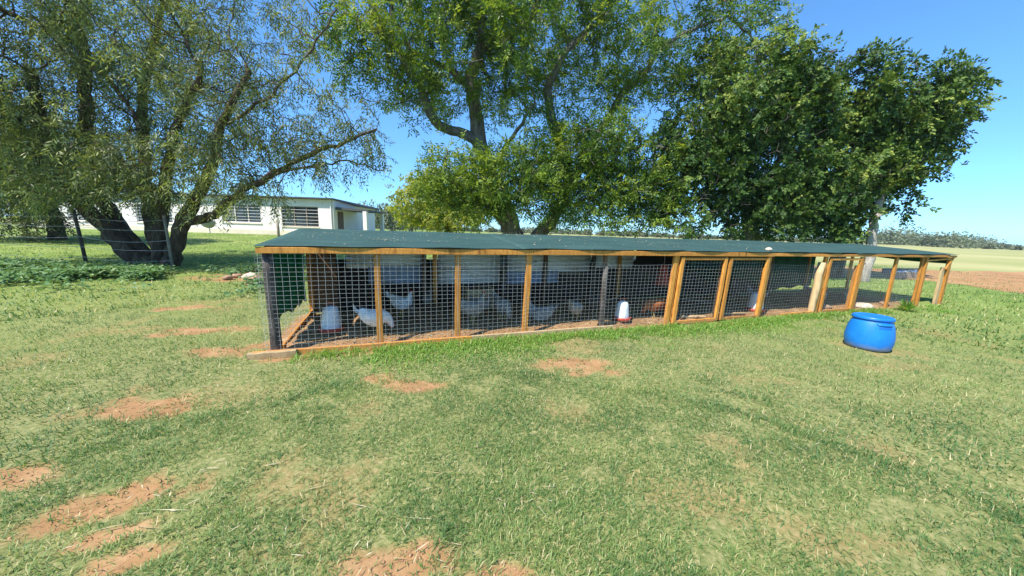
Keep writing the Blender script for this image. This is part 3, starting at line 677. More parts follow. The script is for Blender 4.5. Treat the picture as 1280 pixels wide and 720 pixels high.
# ------------------------------------------------------------------ house
def house():
    Y = 27.0; zg = .66
    xl = at(40, 280, Y).x; xr = at(417, 270, Y).x; zt = at(390, 249, Y).z; cx = (xl+xr)/2
    root = empty('house', (cx, Y, zg)); H = zt - zg; hw = (xr-xl)/2; D = 8.0
    def px(p): return at(p, 270, Y).x - cx
    def pz(q, p=340): return at(p, q, Y).z - zg
    wins = [(277, 326, 255, 278), (352, 398, 258, 283), (85, 118, 258, 276), (170, 215, 256, 278)]
    # front wall in pieces round the openings
    m = MB(); ws = sorted([(px(a), px(b_), pz(d_, (a+b_)/2), pz(c_, (a+b_)/2)) for a, b_, c_, d_ in wins])
    x = -hw
    for (a, b_, z0, z1) in ws:
        m.box(x, a, 0, .22, -.3, H); m.box(a, b_, 0, .22, -.3, z0); m.box(a, b_, 0, .22, z1, H); x = b_
    m.box(x, hw, 0, .22, -.3, H)
    m.box(hw-.22, hw, .22, D, -.3, H+.02); m.box(-hw, -hw+.22, .22, D, -.3, H); m.box(-hw+.22, hw-.22, D-.22, D, -.3, H-.003)
    m.build('wall', W['white_paint'], root)
    MB().box(-hw-.03, hw+.03, -.05, -.002, -.3, .42).build('plinth', W['cream_plinth'], root)
    for (a, b_, z0, z1) in ws:
        f = MB(); t = .06
        f.box(a, a+t, .06, .12, z0, z1).box(b_-t, b_, .06, .12, z0, z1).box(a+t, b_-t, .06, .12, z0, z0+t).box(a+t, b_-t, .06, .12, z1-t, z1)
        for k in (1, 2): xm = a+(b_-a)*k/3; f.box(xm-.03, xm+.03, .062, .118, z0+t, z1-t)
        wo_ = f.build('window', W['grey_wood' if a > px(340) else 'white_paint'], root)
        MB().box(a+.02, b_-.02, .13, .14, z0+.02, z1-.02).build('pane', W['window_glass'], wo_)
        MB().box(a+.05, a+(b_-a)*.22, .155, .165, z0+.1, z1-.05).build('curtain', W['curtain'], wo_); MB().box(b_-(b_-a)*.2, b_-.05, .155, .165, z0+.1, z1-.05).build('curtain', W['curtain'], wo_)
        br = MB()
        for k in range(1, 6): zb = z0+(z1-z0)*k/6; br.box(a+.03, b_-.03, .02, .035, zb-.012, zb+.012)
        br.build('burglar_bars', W['white_paint'], wo_)
        MB().box(a-.05, b_+.05, -.06, .0, z0-.09, z0-.005).build('sill', W['cream_plinth'], wo_)
    # low-pitched sheet roof
    rz0, rz1 = H+.02, H+.75
    rf = MB().add([(-hw-.3, -.35, rz0), (hw+.12, -.35, rz0), (hw+.35, D*.5, rz0-.25), (hw+.35, D+.3, rz0-.3), (-hw-.3, D+.3, rz1), (-hw-.3, -.35, rz0+.1), (hw+.12, -.35, rz0+.1), (hw+.35, D*.5, rz0-.12), (hw+.35, D+.3, rz0-.12), (-hw-.3, D+.3, rz1+.1)],
        [(0,4,3,2,1), (5,6,7,8,9), (0,1,6,5), (1,2,7,6), (2,3,8,7), (3,4,9,8), (4,0,5,9)])
    rf.build('roof', W['house_roof'], root)
    # porch at the right end
    x1 = px(457); zp0 = pz(262, 420); zp1 = pz(264, 455)
    pr = MB().add([(hw+.02, .3, zp0), (x1+.1, .3, zp1), (x1+.1, 4, zp1), (hw+.02, 4, zp0), (hw+.02, .3, zp0+.22), (x1+.1, .3, zp1+.14), (x1+.1, 4, zp1+.14), (hw+.02, 4, zp0+.22)],
        [(0,3,2,1), (4,5,6,7), (0,1,5,4), (1,2,6,5), (2,3,7,6), (3,0,4,7)]).build('porch_roof', W['house_roof'], root)
    for (xx, yy) in ((x1-.2, .45), (x1-.2, 3.8)):
        MB().bar((xx, yy, -.3), (xx, yy, zp1), .32, .32, cham=.02).build('porch_post', W['white_paint'], root)
    MB().box(hw+.005, hw+.03, .6, 1.5, 0, 2.05).build('door', W['inner_wood'], root)
    # downpipe, gutter
    MB().tube([(hw-.15, -.06, 0), (hw-.15, -.06, H)], .045, 8).build('downpipe', W['white_paint'], root)
    tag(root, 'low white farmhouse with dark sheet roof, barred windows and end porch', 'house')
    # satellite dish
    d = empty('satellite_dish', (cx+px(281), Y-1.6, zg)); zc = pz(281)
    prof = [(.02, -.12), (.25, -.09), (.45, 0), (.43, .015), (.24, -.07), (.005, -.1)]
    o = MB().lathe(prof, 20).build('dish', W['dish_grey'], d, True); o.location = (0, 0, zc); o.rotation_euler = (R(-62), 0, R(25))
    MB().tube([(0, .12, -.1), (0, .12, zc-.05)], .03, 8).build('pole', W['dish_grey'], d)
    MB().tube([(.0, -.05, zc-.3), (.05, -.5, zc+.05)], .015, 6).build('arm', W['dish_grey'], d)
    tag(d, 'grey satellite dish on a pole in front of the white house wall', 'satellite dish')
house()

# ------------------------------------------------------------------ wire fence under the left tree
def fence():
    p1 = (-12.9, 10.1); p2 = (-10.4, 10.2); p0 = (-15.6, 10.0); p3 = (-22.0, 9.8)
    root = empty('wire_fence', (p1[0], p1[1], G(*p1)))
    tops = []
    for i, (q, mt, rr, lean) in enumerate([(p1, 'dark_log', .045, -.12), (p2, 'grey_wood', .04, -.06), (p0, 'dark_log', .045, .03), (p3, 'dark_log', .045, .0)]):
        z = G(*q); MB().tube([(q[0]-p1[0], q[1]-p1[1], z-.3-root.location.z), (q[0]-p1[0]+lean*.6, q[1]-p1[1], z+1.0-root.location.z), (q[0]-p1[0]+lean, q[1]-p1[1], z+1.62-root.location.z)], [rr, rr*.95, rr*.9], 9).build('post', W[mt], root, True)
        tops.append((q, lean))
    order = [3, 2, 0, 1]
    for zz in (.25, .55, .85, 1.15, 1.45):
        pts = []
        for a, b_ in zip(order[:-1], order[1:]):
            (qa, la), (qb, lb_) = tops[a], tops[b_]
            for k in range(8):
                t = k/8; x = qa[0]*(1-t)+qb[0]*t + (la*(1-t)+lb_*t)*zz/1.6; y = qa[1]*(1-t)+qb[1]*t
                pts.append((x-p1[0], y-p1[1]-.045, G(x, y)+zz-.07*math.sin(math.pi*t)*(1+.4*math.sin(zz*9))-root.location.z))
        pts.append((p2[0]+tops[1][1]*zz/1.6-p1[0], p2[1]-.045-p1[1], G(*p2)+zz-root.location.z))
        MB().tube(pts, .006, 4).build('wire', W['fence_wire'], root)
    tag(root, 'sagging wire fence on thin leaning posts in front of the old tree', 'fence')
    q = at(348, 296, 20); q = (q.x, q.y); o = MB().tube([(0, 0, -.3), (.02, 0, .7), (0, 0, 1.25)], [.08, .075, .07], 9).build('fence_post', W['grey_wood'], None, True)
    o.location = (q[0], q[1], G(*q)); tag(o, 'single grey wooden post on the lawn before the house window', 'post')
fence()

# ------------------------------------------------------------------ chicken coop
SP = [0.10, 1.28, 2.31, 3.33, 4.72, 6.04, 7.27, 8.41, 10.13, 11.38, 12.82, 14.10, 15.31]
HF, HB, DEP = 1.24, 1.50, 2.03
coop = empty('chicken_coop', (CX, CY, 0), TH)
tag(coop, 'long low chicken coop of orange timber and wire mesh with a dark green roof', 'chicken coop')
OW, PW, IW, DL = W['orange_wood'], W['pale_wood'], W['inner_wood'], W['dark_log']
def jit(a): return random.uniform(-a, a)
def plank_post(s, n, z1, wd=.085, th=.045, mt=OW, name='post', lean=0.0, z0=-.2):
    return MB().bar((s, n, z0), (s+lean, n, z1), wd, th, (1, 0, 0), .004, 5, .004).build(name, mt, coop)
def log_post(s, n, z1, r, mt=DL, lean=0.0, name='log_post'):
    pts = [(s+lean*k/5+jit(.006), n+jit(.006), -.2+(z1+.2)*k/5) for k in range(6)]
    return MB().tube(pts, [r*(1+jit(.08)) for _ in range(6)], 10).build(name, mt, coop, True)
# front posts
log_post(SP[0]+.0, .03, HF-.002, .060)
plank_post(SP[1], 0, HF-.002, .075); plank_post(SP[2], 0, HF-.002, .075); plank_post(SP[3], 0, HF-.002, .085, lean=.03)
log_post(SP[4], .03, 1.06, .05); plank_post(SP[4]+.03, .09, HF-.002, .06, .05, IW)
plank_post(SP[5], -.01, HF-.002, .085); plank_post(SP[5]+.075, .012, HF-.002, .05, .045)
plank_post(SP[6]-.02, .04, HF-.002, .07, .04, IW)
plank_post(SP[7]-.10, -.012, 1.02, .06); plank_post(SP[7], .01, HF-.002, .10)
log_post(SP[8]-.13, .0, 1.12, .062, PW, .03); plank_post(SP[8]+.01, .0, HF-.002, .10)
plank_post(SP[9]-.09, .01, 1.04, .09, .05, OW, lean=.02); plank_post(SP[9]+.03, -.012, HF-.002, .11, .05)
plank_post(SP[10], 0, HF-.002, .10)
plank_post(SP[11]-.05, .02, HF-.002, .08); plank_post(SP[11]+.06, -.01, HF-.002, .09)
plank_post(SP[12]-.19, .02, .98, .14, .05, PW); plank_post(SP[12]-.03, -.005, HF-.002, .12, .06)
# fascia boards, doubled at the joints
def board(p0, p1, wd, th, mt=OW, name='board', side=(0, 0, 1), segs=6, warp=.004, par=None):
    return MB().bar(p0, p1, wd, th, side, .004, segs, warp).build(name, mt, par or coop)
board((.01, -.055, 1.275), (3.40, -.055, 1.275), .072, .03, name='fascia_board')
board((3.405, -.055, 1.276), (8.50, -.052, 1.276), .075, .03, name='fascia_board')
board((8.505, -.054, 1.275), (10.55, -.052, 1.28), .06, .03, name='fascia_board')
board((10.555, -.056, 1.278), (15.42, -.054, 1.276), .055, .03, OW, name='fascia_board')
# front top plate behind the posts, rear plate, rafters
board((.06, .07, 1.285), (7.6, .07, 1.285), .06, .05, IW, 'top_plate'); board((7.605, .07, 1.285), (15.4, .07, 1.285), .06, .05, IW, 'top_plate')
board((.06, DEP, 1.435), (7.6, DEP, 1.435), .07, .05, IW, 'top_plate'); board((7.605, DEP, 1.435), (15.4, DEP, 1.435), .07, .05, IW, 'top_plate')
for s in SP:
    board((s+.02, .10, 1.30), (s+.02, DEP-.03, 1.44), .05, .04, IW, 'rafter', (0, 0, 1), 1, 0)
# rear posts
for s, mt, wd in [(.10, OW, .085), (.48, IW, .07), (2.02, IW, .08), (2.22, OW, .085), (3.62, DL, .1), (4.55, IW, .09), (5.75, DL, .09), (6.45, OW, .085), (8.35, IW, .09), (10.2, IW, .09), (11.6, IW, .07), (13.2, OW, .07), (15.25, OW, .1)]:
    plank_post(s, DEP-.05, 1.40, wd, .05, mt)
# side rails and end brace
board((15.36, .05, 1.27), (15.36, DEP, 1.44), .06, .035, OW, 'end_rail'); board((.06, .1, 1.265), (.06, DEP, 1.435), .06, .035, OW, 'end_rail')
board((15.40, -.03, 1.27), (15.10, -.03, .93), .055, .03, OW, 'brace', (1, 0, 0)); board((14.16, -.02, 1.16), (15.3, -.02, 1.215), .04, .03, OW, 'brace')
board((.14, .12, .035), (.12, 1.95, .09), .09, .03, OW, 'floor_board')
# sill boards along the ground
for a, b_, zz, mt in [(-.12, 2.5, .03, OW), (2.505, 4.9, .035, PW), (9.0, 10.0, .025, OW)]:
    board((a, -.05, zz), (b_, -.05, zz), .09, .035, mt, 'sill_board')
# stones / timber ends under the left corner
board((-.16, -.08, .02), (.34, -.10, .03), .10, .06, PW, 'sill_block')
# welded mesh
def wires(m, s0, s1, z0, z1, n=0.0, pitch=.05, r=.0017, along='s', wav=.004, zfun=None):
    ns = max(2, int(round((s1-s0)/(pitch*1.5)))); nz = max(2, int(round((z1-z0)/(pitch*1.13))))
    def P(s, z, off=0): 
        o = n + wav*math.sin(s*5.1+z*3.7) + off
        return (s, o, z) if along == 's' else (o, s, z)
    def strip(pts):
        vs = []; fs = []
        for k, p in enumerate(pts):
            a = pts[min(k+1, len(pts)-1)]; b_ = pts[max(k-1, 0)]; d = (Vector(a)-Vector(b_)).normalized()
            q = Vector((0, 1, 0)) if along == 's' else Vector((1, 0, 0)); t = d.cross(q).normalized()
            pv = Vector(p); vs += [pv + q*r, pv + (t*.87 - q*.5)*r, pv + (-t*.87 - q*.5)*r]
        for k in range(len(pts)-1):
            for i in range(3): fs.append((k*3+i, (k+1)*3+i, (k+1)*3+(i+1) % 3, k*3+(i+1) % 3))
        m.add(vs, fs)
    for i in range(ns+1):
        s = s0+(s1-s0)*i/ns; strip([P(s+wav*.6*math.sin(k*1.7+i), z0+(z1-z0)*k/4) for k in range(5)])
    for j in range(nz+1):
        z = z0+(z1-z0)*j/nz; strip([P(s0+(s1-s0)*k/6, z+wav*.8*math.sin(k*1.3+j*.7), .0035) for k in range(7)])
def mesh_panel(s0, s1, z0=.02, z1=1.235, n=-.028, par=None, mt='wire', pitch=.05, along='s', r=.0013, name='mesh_panel', wav=.004):
    m = MB(); wires(m, s0, s1, z0, z1, n, pitch, r, along, wav); return m.build(name, W[mt], par or coop)
mesh_panel(SP[0]-.09, SP[1]); mesh_panel(SP[1], SP[2]); mesh_panel(SP[2], SP[3]); mesh_panel(SP[3], SP[4], z1=1.12); mesh_panel(SP[4], SP[5], z1=1.08)
mesh_panel(SP[7]+.06, SP[8]-.1, z1=1.06, n=.03, wav=.012); mesh_panel(SP[9]+.08, SP[10], z1=1.08, n=.03, wav=.01); mesh_panel(SP[10], SP[11], z1=1.08, n=.03, wav=.01)
mesh_panel(.06, DEP, .02, 1.22, .055-.1, along='n')
for a, b_ in ((8.4, 10.2), (10.2, 11.6), (11.6, 13.2)): mesh_panel(a, b_, .02, 1.0, DEP-.09, mt='dark_wire')
mesh_panel(.0, DEP, .02, 1.0, 13.2, along='n', mt='dark_wire')
# doors: wire leaf with stiles and rails
def door(s0, s1, name='door'):
    d = mesh_panel(s0+.06, s1-.06, .07, 1.17, -.012, name=name)
    MB().bar((s0+.04, -.035, .03), (s0+.04, -.035, 1.215), .07, .04, (1, 0, 0), .004, 4, .003).build('stile', OW, d)
    MB().bar((s1-.04, -.035, .03), (s1-.04, -.035, 1.215), .07, .04, (1, 0, 0), .004, 4, .003).build('stile', OW, d)
    MB().bar((s0+.078, -.034, 1.19), (s1-.078, -.034, 1.19), .045, .035, (0, 0, 1), .004, 2, .002).build('rail', OW, d)
    MB().bar((s0+.078, -.034, .05), (s1-.078, -.034, .05), .05, .035, (0, 0, 1), .004, 2, .002).build('rail', OW, d)
door(SP[5]+.10, SP[6]-.03); door(SP[6]+.02, SP[7]-.06); door(SP[8]+.08, SP[9]-.02)
# the whole door front has racked a little towards the open end
for o_ in list(coop.children_recursive):
    if o_.type == 'MESH' and o_.name.split('.')[0] in ('post', 'log_post', 'door', 'stile', 'rail', 'mesh_panel'):
        vs_ = o_.data.vertices
        co = np.empty(len(vs_)*3, dtype=np.float32); vs_.foreach_get('co', co); co = co.reshape(-1, 3)
        if co[:, 1].mean() < .2:
            ms = co[:, 0]; k_ = sstep(4.9, 6.0, ms)*(1-sstep(12.0, 14.0, ms)); co[:, 0] += .065*k_*np.clip(co[:, 2], 0, 1.3)/1.24
            vs_.foreach_set('co', co.ravel()); o_.data.update()
# rear wall: corrugated sheets hung on the upper part, black panels painted as the shade below and behind
def corrugated(s0, s1, z0, z1, n, mt, ph=0.0):
    N = int((z1-z0)/.019); vs = []; fs = []
    for k in range(N+1):
        z = z0+(z1-z0)*k/N; o = .026*math.sin(k*.019/.095*6.2832+ph)
        vs += [(s0, n+o, z+jit(.001)), ((s0+s1)/2, n+o+.006, z-.006), (s1, n+o, z+jit(.002))]
    for k in range(N): fs += [(k*3, k*3+1, k*3+4, k*3+3), (k*3+1, k*3+2, k*3+5, k*3+4)]
    o = MB().add(vs, fs).build('corrugated_sheet', W[mt], coop, True)
    sm = o.modifiers.new('thickness', 'SOLIDIFY'); sm.thickness = .002
    return o
corrugated(.66, 2.0, .82, 1.41, DEP+.035, 'zinc_sheet'); corrugated(1.02, 2.0, .52, .86, DEP+.005, 'blue_sheet', 1)
corrugated(2.28, 3.6, .74, 1.41, DEP+.035, 'zinc_sheet', 2); corrugated(2.26, 3.55, .50, .80, DEP+.004, 'zinc_sheet', .5)
corrugated(3.68, 5.72, .70, 1.41, DEP+.035, 'zinc_sheet', 1.4); corrugated(3.66, 4.9, .46, .74, DEP+.004, 'blue_sheet', 2.2)
corrugated(5.8, 6.9, .80, 1.41, DEP+.035, 'zinc_sheet', .2)
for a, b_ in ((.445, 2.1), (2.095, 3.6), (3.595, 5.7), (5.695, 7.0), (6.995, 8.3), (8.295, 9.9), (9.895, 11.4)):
    MB().bar((a, DEP+.075, .48 if a < 5.7 else .73), (b_, DEP+.075, .48 if a < 5.7 else .73), 1.0 if a < 5.7 else 1.36, .008, (0, 0, 1), .002, 3, .004).build('painted_shade_panel', W['black_panel'], coop)
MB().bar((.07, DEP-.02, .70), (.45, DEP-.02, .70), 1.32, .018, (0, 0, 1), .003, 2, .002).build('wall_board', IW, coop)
# green nets
def net(pts_fn, nu, nv, name, mt='green_net', th=.002):
    vs = [pts_fn(i/nu, j/nv) for j in range(nv+1) for i in range(nu+1)]
    fs = [(j*(nu+1)+i, j*(nu+1)+i+1, (j+1)*(nu+1)+i+1, (j+1)*(nu+1)+i) for j in range(nv) for i in range(nu)]
    o = MB().add(vs, fs).build(name, W[mt], coop, True); sm = o.modifiers.new('thickness', 'SOLIDIFY'); sm.thickness = th
    return o
net(lambda u, v: (.035+.02*math.sin(u*9+v*3), .10+u*1.85, (1.23+.12*u)*(1-v) + v*(.38 - .10*u + .025*math.sin(u*23)+.015*math.sin(u*51))), 24, 14, 'side_net')
net(lambda u, v: (8.52+.03*math.sin(u*7+v*4), .10+u*1.9, (1.26+.14*u)*(1-v) + v*(.62+.10*math.sin(u*8))), 20, 10, 'partition_net')
net(lambda u, v: (11.42+u*2.2, DEP+.04, 1.42*(1-v) + v*(.10+.12*u+.03*math.sin(u*19))), 20, 8, 'rear_net')
net(lambda u, v: (13.3+u*1.95, DEP-.04+.015*math.sin(u*9), 1.42*(1-v) + v*(1.22-.10*math.sin(u*math.pi)+.03*math.sin(u*13))), 30, 5, 'rear_net')
net(lambda u, v: (15.30-.02*math.sin(u*4), .05+u*1.9, (1.25+.17*u)*(1-v) + v*(1.08-.05*math.sin(u*math.pi)+.15*u)), 14, 5, 'end_net')
# roof: felt strips over battens, each sagging a little between the rafters
roof = MB().bar((.06, .9, 1.375), (7.6, .9, 1.375), .04, .03, (0, 1, 0), .003).bar((7.605, .9, 1.375), (15.4, .9, 1.375), .04, .03, (0, 1, 0), .003).build('roof', IW, coop)
def roof_sheet(s0, s1, lift, n0=-.078, n1=2.09, seed=0):
    nu = max(10, int((s1-s0)/.12)); nv = 16; vs = []
    for j in range(nv+1):
        for i in range(nu+1):
            u = i/nu; s = s0+(s1-s0)*u; v = j/nv; n = n0+(n1-n0)*v
            near = min(abs(s-q) for q in SP); sag = -.012*min(near/.6, 1)*math.sin(math.pi*v)
            z = 1.328 + (1.512-1.328)*max(0, (n+.05))/2.08 + lift + sag + .012*(float(fbm(s*1.4, n*1.4, 40+seed, 3))-.5)
            if j == 0: z -= .006 + .003*math.sin(s*8)
            if j == nv: z -= .02
            if i in (0, nu): z -= .008
            vs.append((s, n + (.012*math.sin(s*5+seed) if j in (0, nv) else 0), z))
    fs = [(j*(nu+1)+i, j*(nu+1)+i+1, (j+1)*(nu+1)+i+1, (j+1)*(nu+1)+i) for j in range(nv) for i in range(nu)]
    o = MB().add(vs, fs).build('roof_sheet', W['roof_felt'], roof, True); sm = o.modifiers.new('thickness', 'SOLIDIFY'); sm.thickness = .006; sm.offset = 1
for k, (a, b_) in enumerate([(.0, 3.3), (3.22, 6.3), (6.22, 8.75), (8.67, 11.2), (11.12, 15.47)]): roof_sheet(a, b_, .002+.007*(k % 2), seed=k)
# dry leaves on the roof
r = np.random.default_rng(17); V = []; T = []
N = 700; s = r.uniform(-.1, 9.5, N); n_ = r.uniform(0, 2.0, N)
cl = [(1.35, .5, .12, 60), (3.7, 1.7, .22, 90), (5.0, 1.3, .25, 50), (.6, 1.1, .2, 30), (6.8, .8, .3, 40)]
for (cs_, cn_, sd_, k) in cl: s = np.concatenate([s, r.normal(cs_, sd_, k)]); n_ = np.concatenate([n_, r.normal(cn_, sd_*.7, k)])
n_ = np.clip(n_, 0, 2.0); N = len(s)
zz = 1.328 + .197*(n_+.05)/2.08 + .020
pw = np.stack([CX+s*CD[0]+n_*CN[0], CY+s*CD[1]+n_*CN[1], zz], 1)
d = nrm(np.stack([r.normal(size=N), r.normal(size=N), r.normal(0, .12, N)], 1))
v, t = leaf_arrays(pw, d, np.tile([0, 0, 1.], (N, 1))+r.normal(0, .2, (N, 3)), r.uniform(.01, .05, N), r.uniform(.006, .014, N), r.random(N))
tag(link('fallen_leaves', leaf_mesh('fallen_leaves', v, t), W['dry_litter']), 'small pale dry leaves scattered on the green coop roof', 'leaves', kind='stuff')
# stone on the roof edge
def rock(name, x, y, z, r_, seed, mt, label, cat='rock', group=None, sz=(1, 1, .7)):
    bm = bmesh.new(); bmesh.ops.create_icosphere(bm, subdivisions=2, radius=1); rr = random.Random(seed)
    ax = [Vector((rr.uniform(-1, 1), rr.uniform(-1, 1), rr.uniform(-1, 1))).normalized() for _ in range(9)]
    for v_ in bm.verts:
        k = 1.0
        for a in ax:
            dd = v_.co.normalized().dot(a)
            if dd > .72: k *= 1-.55*(dd-.72)
        v_.co = Vector((v_.co.x*sz[0], v_.co.y*sz[1], v_.co.z*sz[2]))*r_*k*(1+rr.uniform(-.05, .05))
    me = bpy.data.meshes.new(name); bm.to_mesh(me); bm.free(); o = link(name, me, W[mt]); o.location = (x, y, z); o.rotation_euler = (0, 0, seed*1.3)
    tag(o, label, cat, group); return o
x, y, z = C2W(8.5, .06, 1.375); rock('stone', x, y, z, .07, 3, 'pale_rock', 'small pale stone weighing down the coop roof edge', 'stone', None, (1.3, .9, .6))

# ------------------------------------------------------------------ blue drum
def drum():
    x, y = 5.42, 4.92
    root = empty('blue_drum', (x, y, G(x, y)), R(-98))
    Rm, H = .262, .56; root.scale = (1, 1, .92)
    prof = [(.001, .012), (.17, .008), (.215, 0), (.238, .012), (.256, .05), (Rm+.006, .13), (Rm+.008, .2), (Rm-.002, .29), (.244, .38), (.222, .45), (.208, .485), (.202, .50)]
    MB().lathe(prof, 48).build('body', W['drum_blue'], root, True)
    for z_, rz_ in ((.125, Rm-.002), (.305, Rm-.0095)): MB().lathe([(rz_-.008, z_-.010), (rz_+.002, z_-.003), (rz_+.002, z_+.003), (rz_-.008, z_+.010)], 48).build('rib', W['blue_plastic'], root, True)
    lid = MB().lathe([(.196, .485), (.219, .488), (.225, .497), (.225, .524), (.220, .536), (.207, .541), (.197, .538), (.19, .534), (.08, .540), (.001, .542)], 48).build('lid', W['blue_plastic'], root, True)
    MB().lathe([(.224, .496), (.2305, .498), (.2305, .511), (.224, .513)], 48).build('clamp_ring', W['blue_plastic_dark'], lid, True)
    # moulded handles: a bridge over a darker blue patch, the slot's shade put into colour
    for a in (0.0, math.pi):
        def Q(ang, rr, z_): return (math.cos(a+ang)*rr, math.sin(a+ang)*rr, z_)
        vs = []; fs = []; n = 7
        for k in range(n):
            an = -.34+.68*k/(n-1); vs += [Q(an, .2490, .375), Q(an, .2350, .42), Q(an, .220, .43), Q(an, .23, .37)]
        for k in range(n-1):
            for i in range(4): fs.append((k*4+i, (k+1)*4+i, (k+1)*4+(i+1) % 4, k*4+(i+1) % 4))
        fs += [(0, 1, 2, 3), tuple((n-1)*4+i for i in (3, 2, 1, 0))]
        h = MB().add(vs, fs).build('handle_slot_shade', W['blue_plastic_dark'], root)
        m = MB(); m.tube([Q(-.44, .217, .437), Q(-.36, .228, .437), Q(-.2, .234, .437), Q(0, .235, .437), Q(.2, .234, .437), Q(.36, .228, .437), Q(.44, .217, .437)], [.010, .014, .016, .016, .016, .014, .010], 8); m.build('handle', W['blue_plastic'], h, True)
    tag(root, 'blue plastic drum with lid and moulded handles standing on the grass', 'drum')
drum()

# ------------------------------------------------------------------ hens, drinkers and other things inside
def ring_loft(pts, n=12):
    vs, fs = [], []
    for k, (x, z, ry, rz) in enumerate(pts):
        a = pts[min(k+1, len(pts)-1)]; b_ = pts[max(k-1, 0)]; d = Vector((a[0]-b_[0], 0, a[1]-b_[1])).normalized(); up = Vector((-d.z, 0, d.x))
        vs += [Vector((x, 0, z)) + Vector((0, 1, 0))*ry*math.cos(6.2832*i/n) + up*rz*math.sin(6.2832*i/n) for i in range(n)]
    for k in range(len(pts)-1):
        for i in range(n): fs.append((k*n+i, k*n+(i+1) % n, (k+1)*n+(i+1) % n, (k+1)*n+i))
    fs.append(tuple(range(n-1, -1, -1))); fs.append(tuple((len(pts)-1)*n+i for i in range(n)))
    return MB().add(vs, fs)
def hen(s, n, face, label, feather, sc=1.0, pose='stand', group='hens in the coop', world=None, zoff=0.0):
    x, y, _ = C2W(s, n) if world is None else (*world, 0)
    z = G(x, y) + zoff
    root = empty('hen', (x, y, z), face); root.scale = (sc, sc, sc)
    dz = -.125 if pose == 'sit' else 0.0
    pts = [(-.200, .365, .014, .025), (-.178, .335, .045, .060), (-.14, .285, .085, .092), (-.07, .238, .115, .120), (.01, .218, .122, .130), (.075, .228, .115, .125), (.125, .268, .085, .098), (.15, .315, .058, .066)]
    if pose == 'peck': pts = pts[:6] + [(.125, .222, .078, .085), (.158, .185, .058, .062), (.180, .145, .042, .045), (.192, .112, .034, .034), (.205, .085, .024, .025), (.212, .068, .009, .009)]; hx, hz, hd = .196, .105, (.42, -.9)
    elif pose == 'sit': pts = pts + [(.158, .345, .038, .042), (.168, .375, .031, .032), (.19, .385, .026, .026), (.208, .382, .009, .009)]; hx, hz, hd = .178, .385, (1, -.05)
    else: pts = pts + [(.162, .36, .036, .04), (.17, .405, .03, .031), (.188, .42, .028, .028), (.207, .417, .017, .018), (.213, .415, .007, .007)]; hx, hz, hd = .188, .42, (1, -.08)
    pts = [(a, b_+dz, c_, d_) for a, b_, c_, d_ in pts]; hz += dz
    body = ring_loft(pts, 14).build('body', W[feather], root, True); ss = body.modifiers.new('smooth', 'SUBSURF'); ss.levels = 1; ss.render_levels = 1
    hd = Vector((hd[0], 0, hd[1])).normalized(); up = Vector((-hd.z, 0, hd.x)); o = Vector((hx, 0, hz))
    MB().tube([o+hd*.018, o+hd*.034, o+hd*.046-up*.004], [.011, .008, .0015], 8).build('beak', W['beak'], root, True)
    cb = MB(); prof = [(-.022, .018), (-.026, .042), (-.014, .034), (-.006, .050), (.003, .037), (.012, .047), (.018, .032), (.024, .016)]
    vs = [o + hd*a + up*(b_-.004) + Vector((0, t, 0)) for t in (-.004, .004) for a, b_ in prof]; k = len(prof)
    fs = [tuple(range(k)), tuple(range(2*k-1, k-1, -1))] + [(i, i+k, (i+1) % k+k, (i+1) % k) for i in range(k)]
    cb.add(vs, fs).build('comb', W['comb_red'], root)
    for sg in (-1, 1):
        MB().tube([o+hd*.018-up*.012+Vector((0, .006*sg, 0)), o+hd*.020-up*.026+Vector((0, .009*sg, 0)), o+hd*.02-up*.038+Vector((0, .009*sg, 0))], [.004, .009, .004], 7).build('wattle', W['comb_red'], root, True)
        MB().lathe([(.0005, -.004), (.0045, -.002), (.0045, .002), (.0005, .004)], 8, tuple(o+hd*.006+up*.006+Vector((0, .0255*sg, 0)))).build('eye', W['eye'], root, True)
        # folded wing: flattened shell along the flank
        wp = [(.085, .262, .012, .02), (.06, .258, .02, .05), (0, .248, .022, .066), (-.07, .255, .02, .058), (-.13, .275, .014, .038), (-.185, .30, .005, .012)]
        wm = ring_loft([(a, b_+dz, c_, d_) for a, b_, c_, d_ in wp], 10); yo = [.088, .099, .106, .099, .080, .055]
        wm.v = [(p[0], p[1]+sg*yo[i//10], p[2]) for i, p in enumerate(wm.v)]
        wm.build('wing', W[feather], root, True)
        if pose != 'sit':
            lg = MB(); yb = .045*sg
            lg.tube([(.0, yb, .16), (.015, yb, .095), (-.004, yb, .02), (.0, yb, .006)], [.022, .010, .007, .007], 7)
            for a in (-.5, 0, .5, math.pi): lg.tube([(0, yb, .008), (.028*math.cos(a), yb+.028*math.sin(a), .006), (.05*math.cos(a)*(.6 if a > 3 else 1), yb+.05*math.sin(a), .002)], [.006, .005, .002], 5)
            lg.build('leg', W['hen_leg'], root, True)
    tf = MB()
    for k in range(7):
        an = (k-3)*.16; b0 = Vector((-.165, .02*(k-3)/3, .31+dz)); e = Vector((-.262-.012*math.cos(an*3), .055*(k-3)/3, .425+dz-.025*abs(k-3))); md = (b0+e)/2+Vector((-.012, 0, -.006))
        tf.bar(b0, md, .03, .005, (0, 1, .3)); tf.bar(md, e, .036, .005, (0, 1, .3))
    tf.build('tail', W[feather], root)
    tag(root, label, 'hen', group); return root
F = TH   # coop direction
hen(1.22, .38, F+.15, 'white hen pecking behind the orange post next to the dark corner log', 'feather_white', 1.05, 'peck')
hen(1.58, 1.45, F-.5, 'white hen with dark red comb standing near the blue sheet wall', 'feather_white', 1.0)
hen(2.05, 1.80, F-1.9, 'small grey hen far back against the wall beside the dark post', 'feather_grey', .75)
hen(2.66, .62, F+.25, 'barred hen standing upright behind the second orange post from the corner log', 'feather_barred', 1.1)
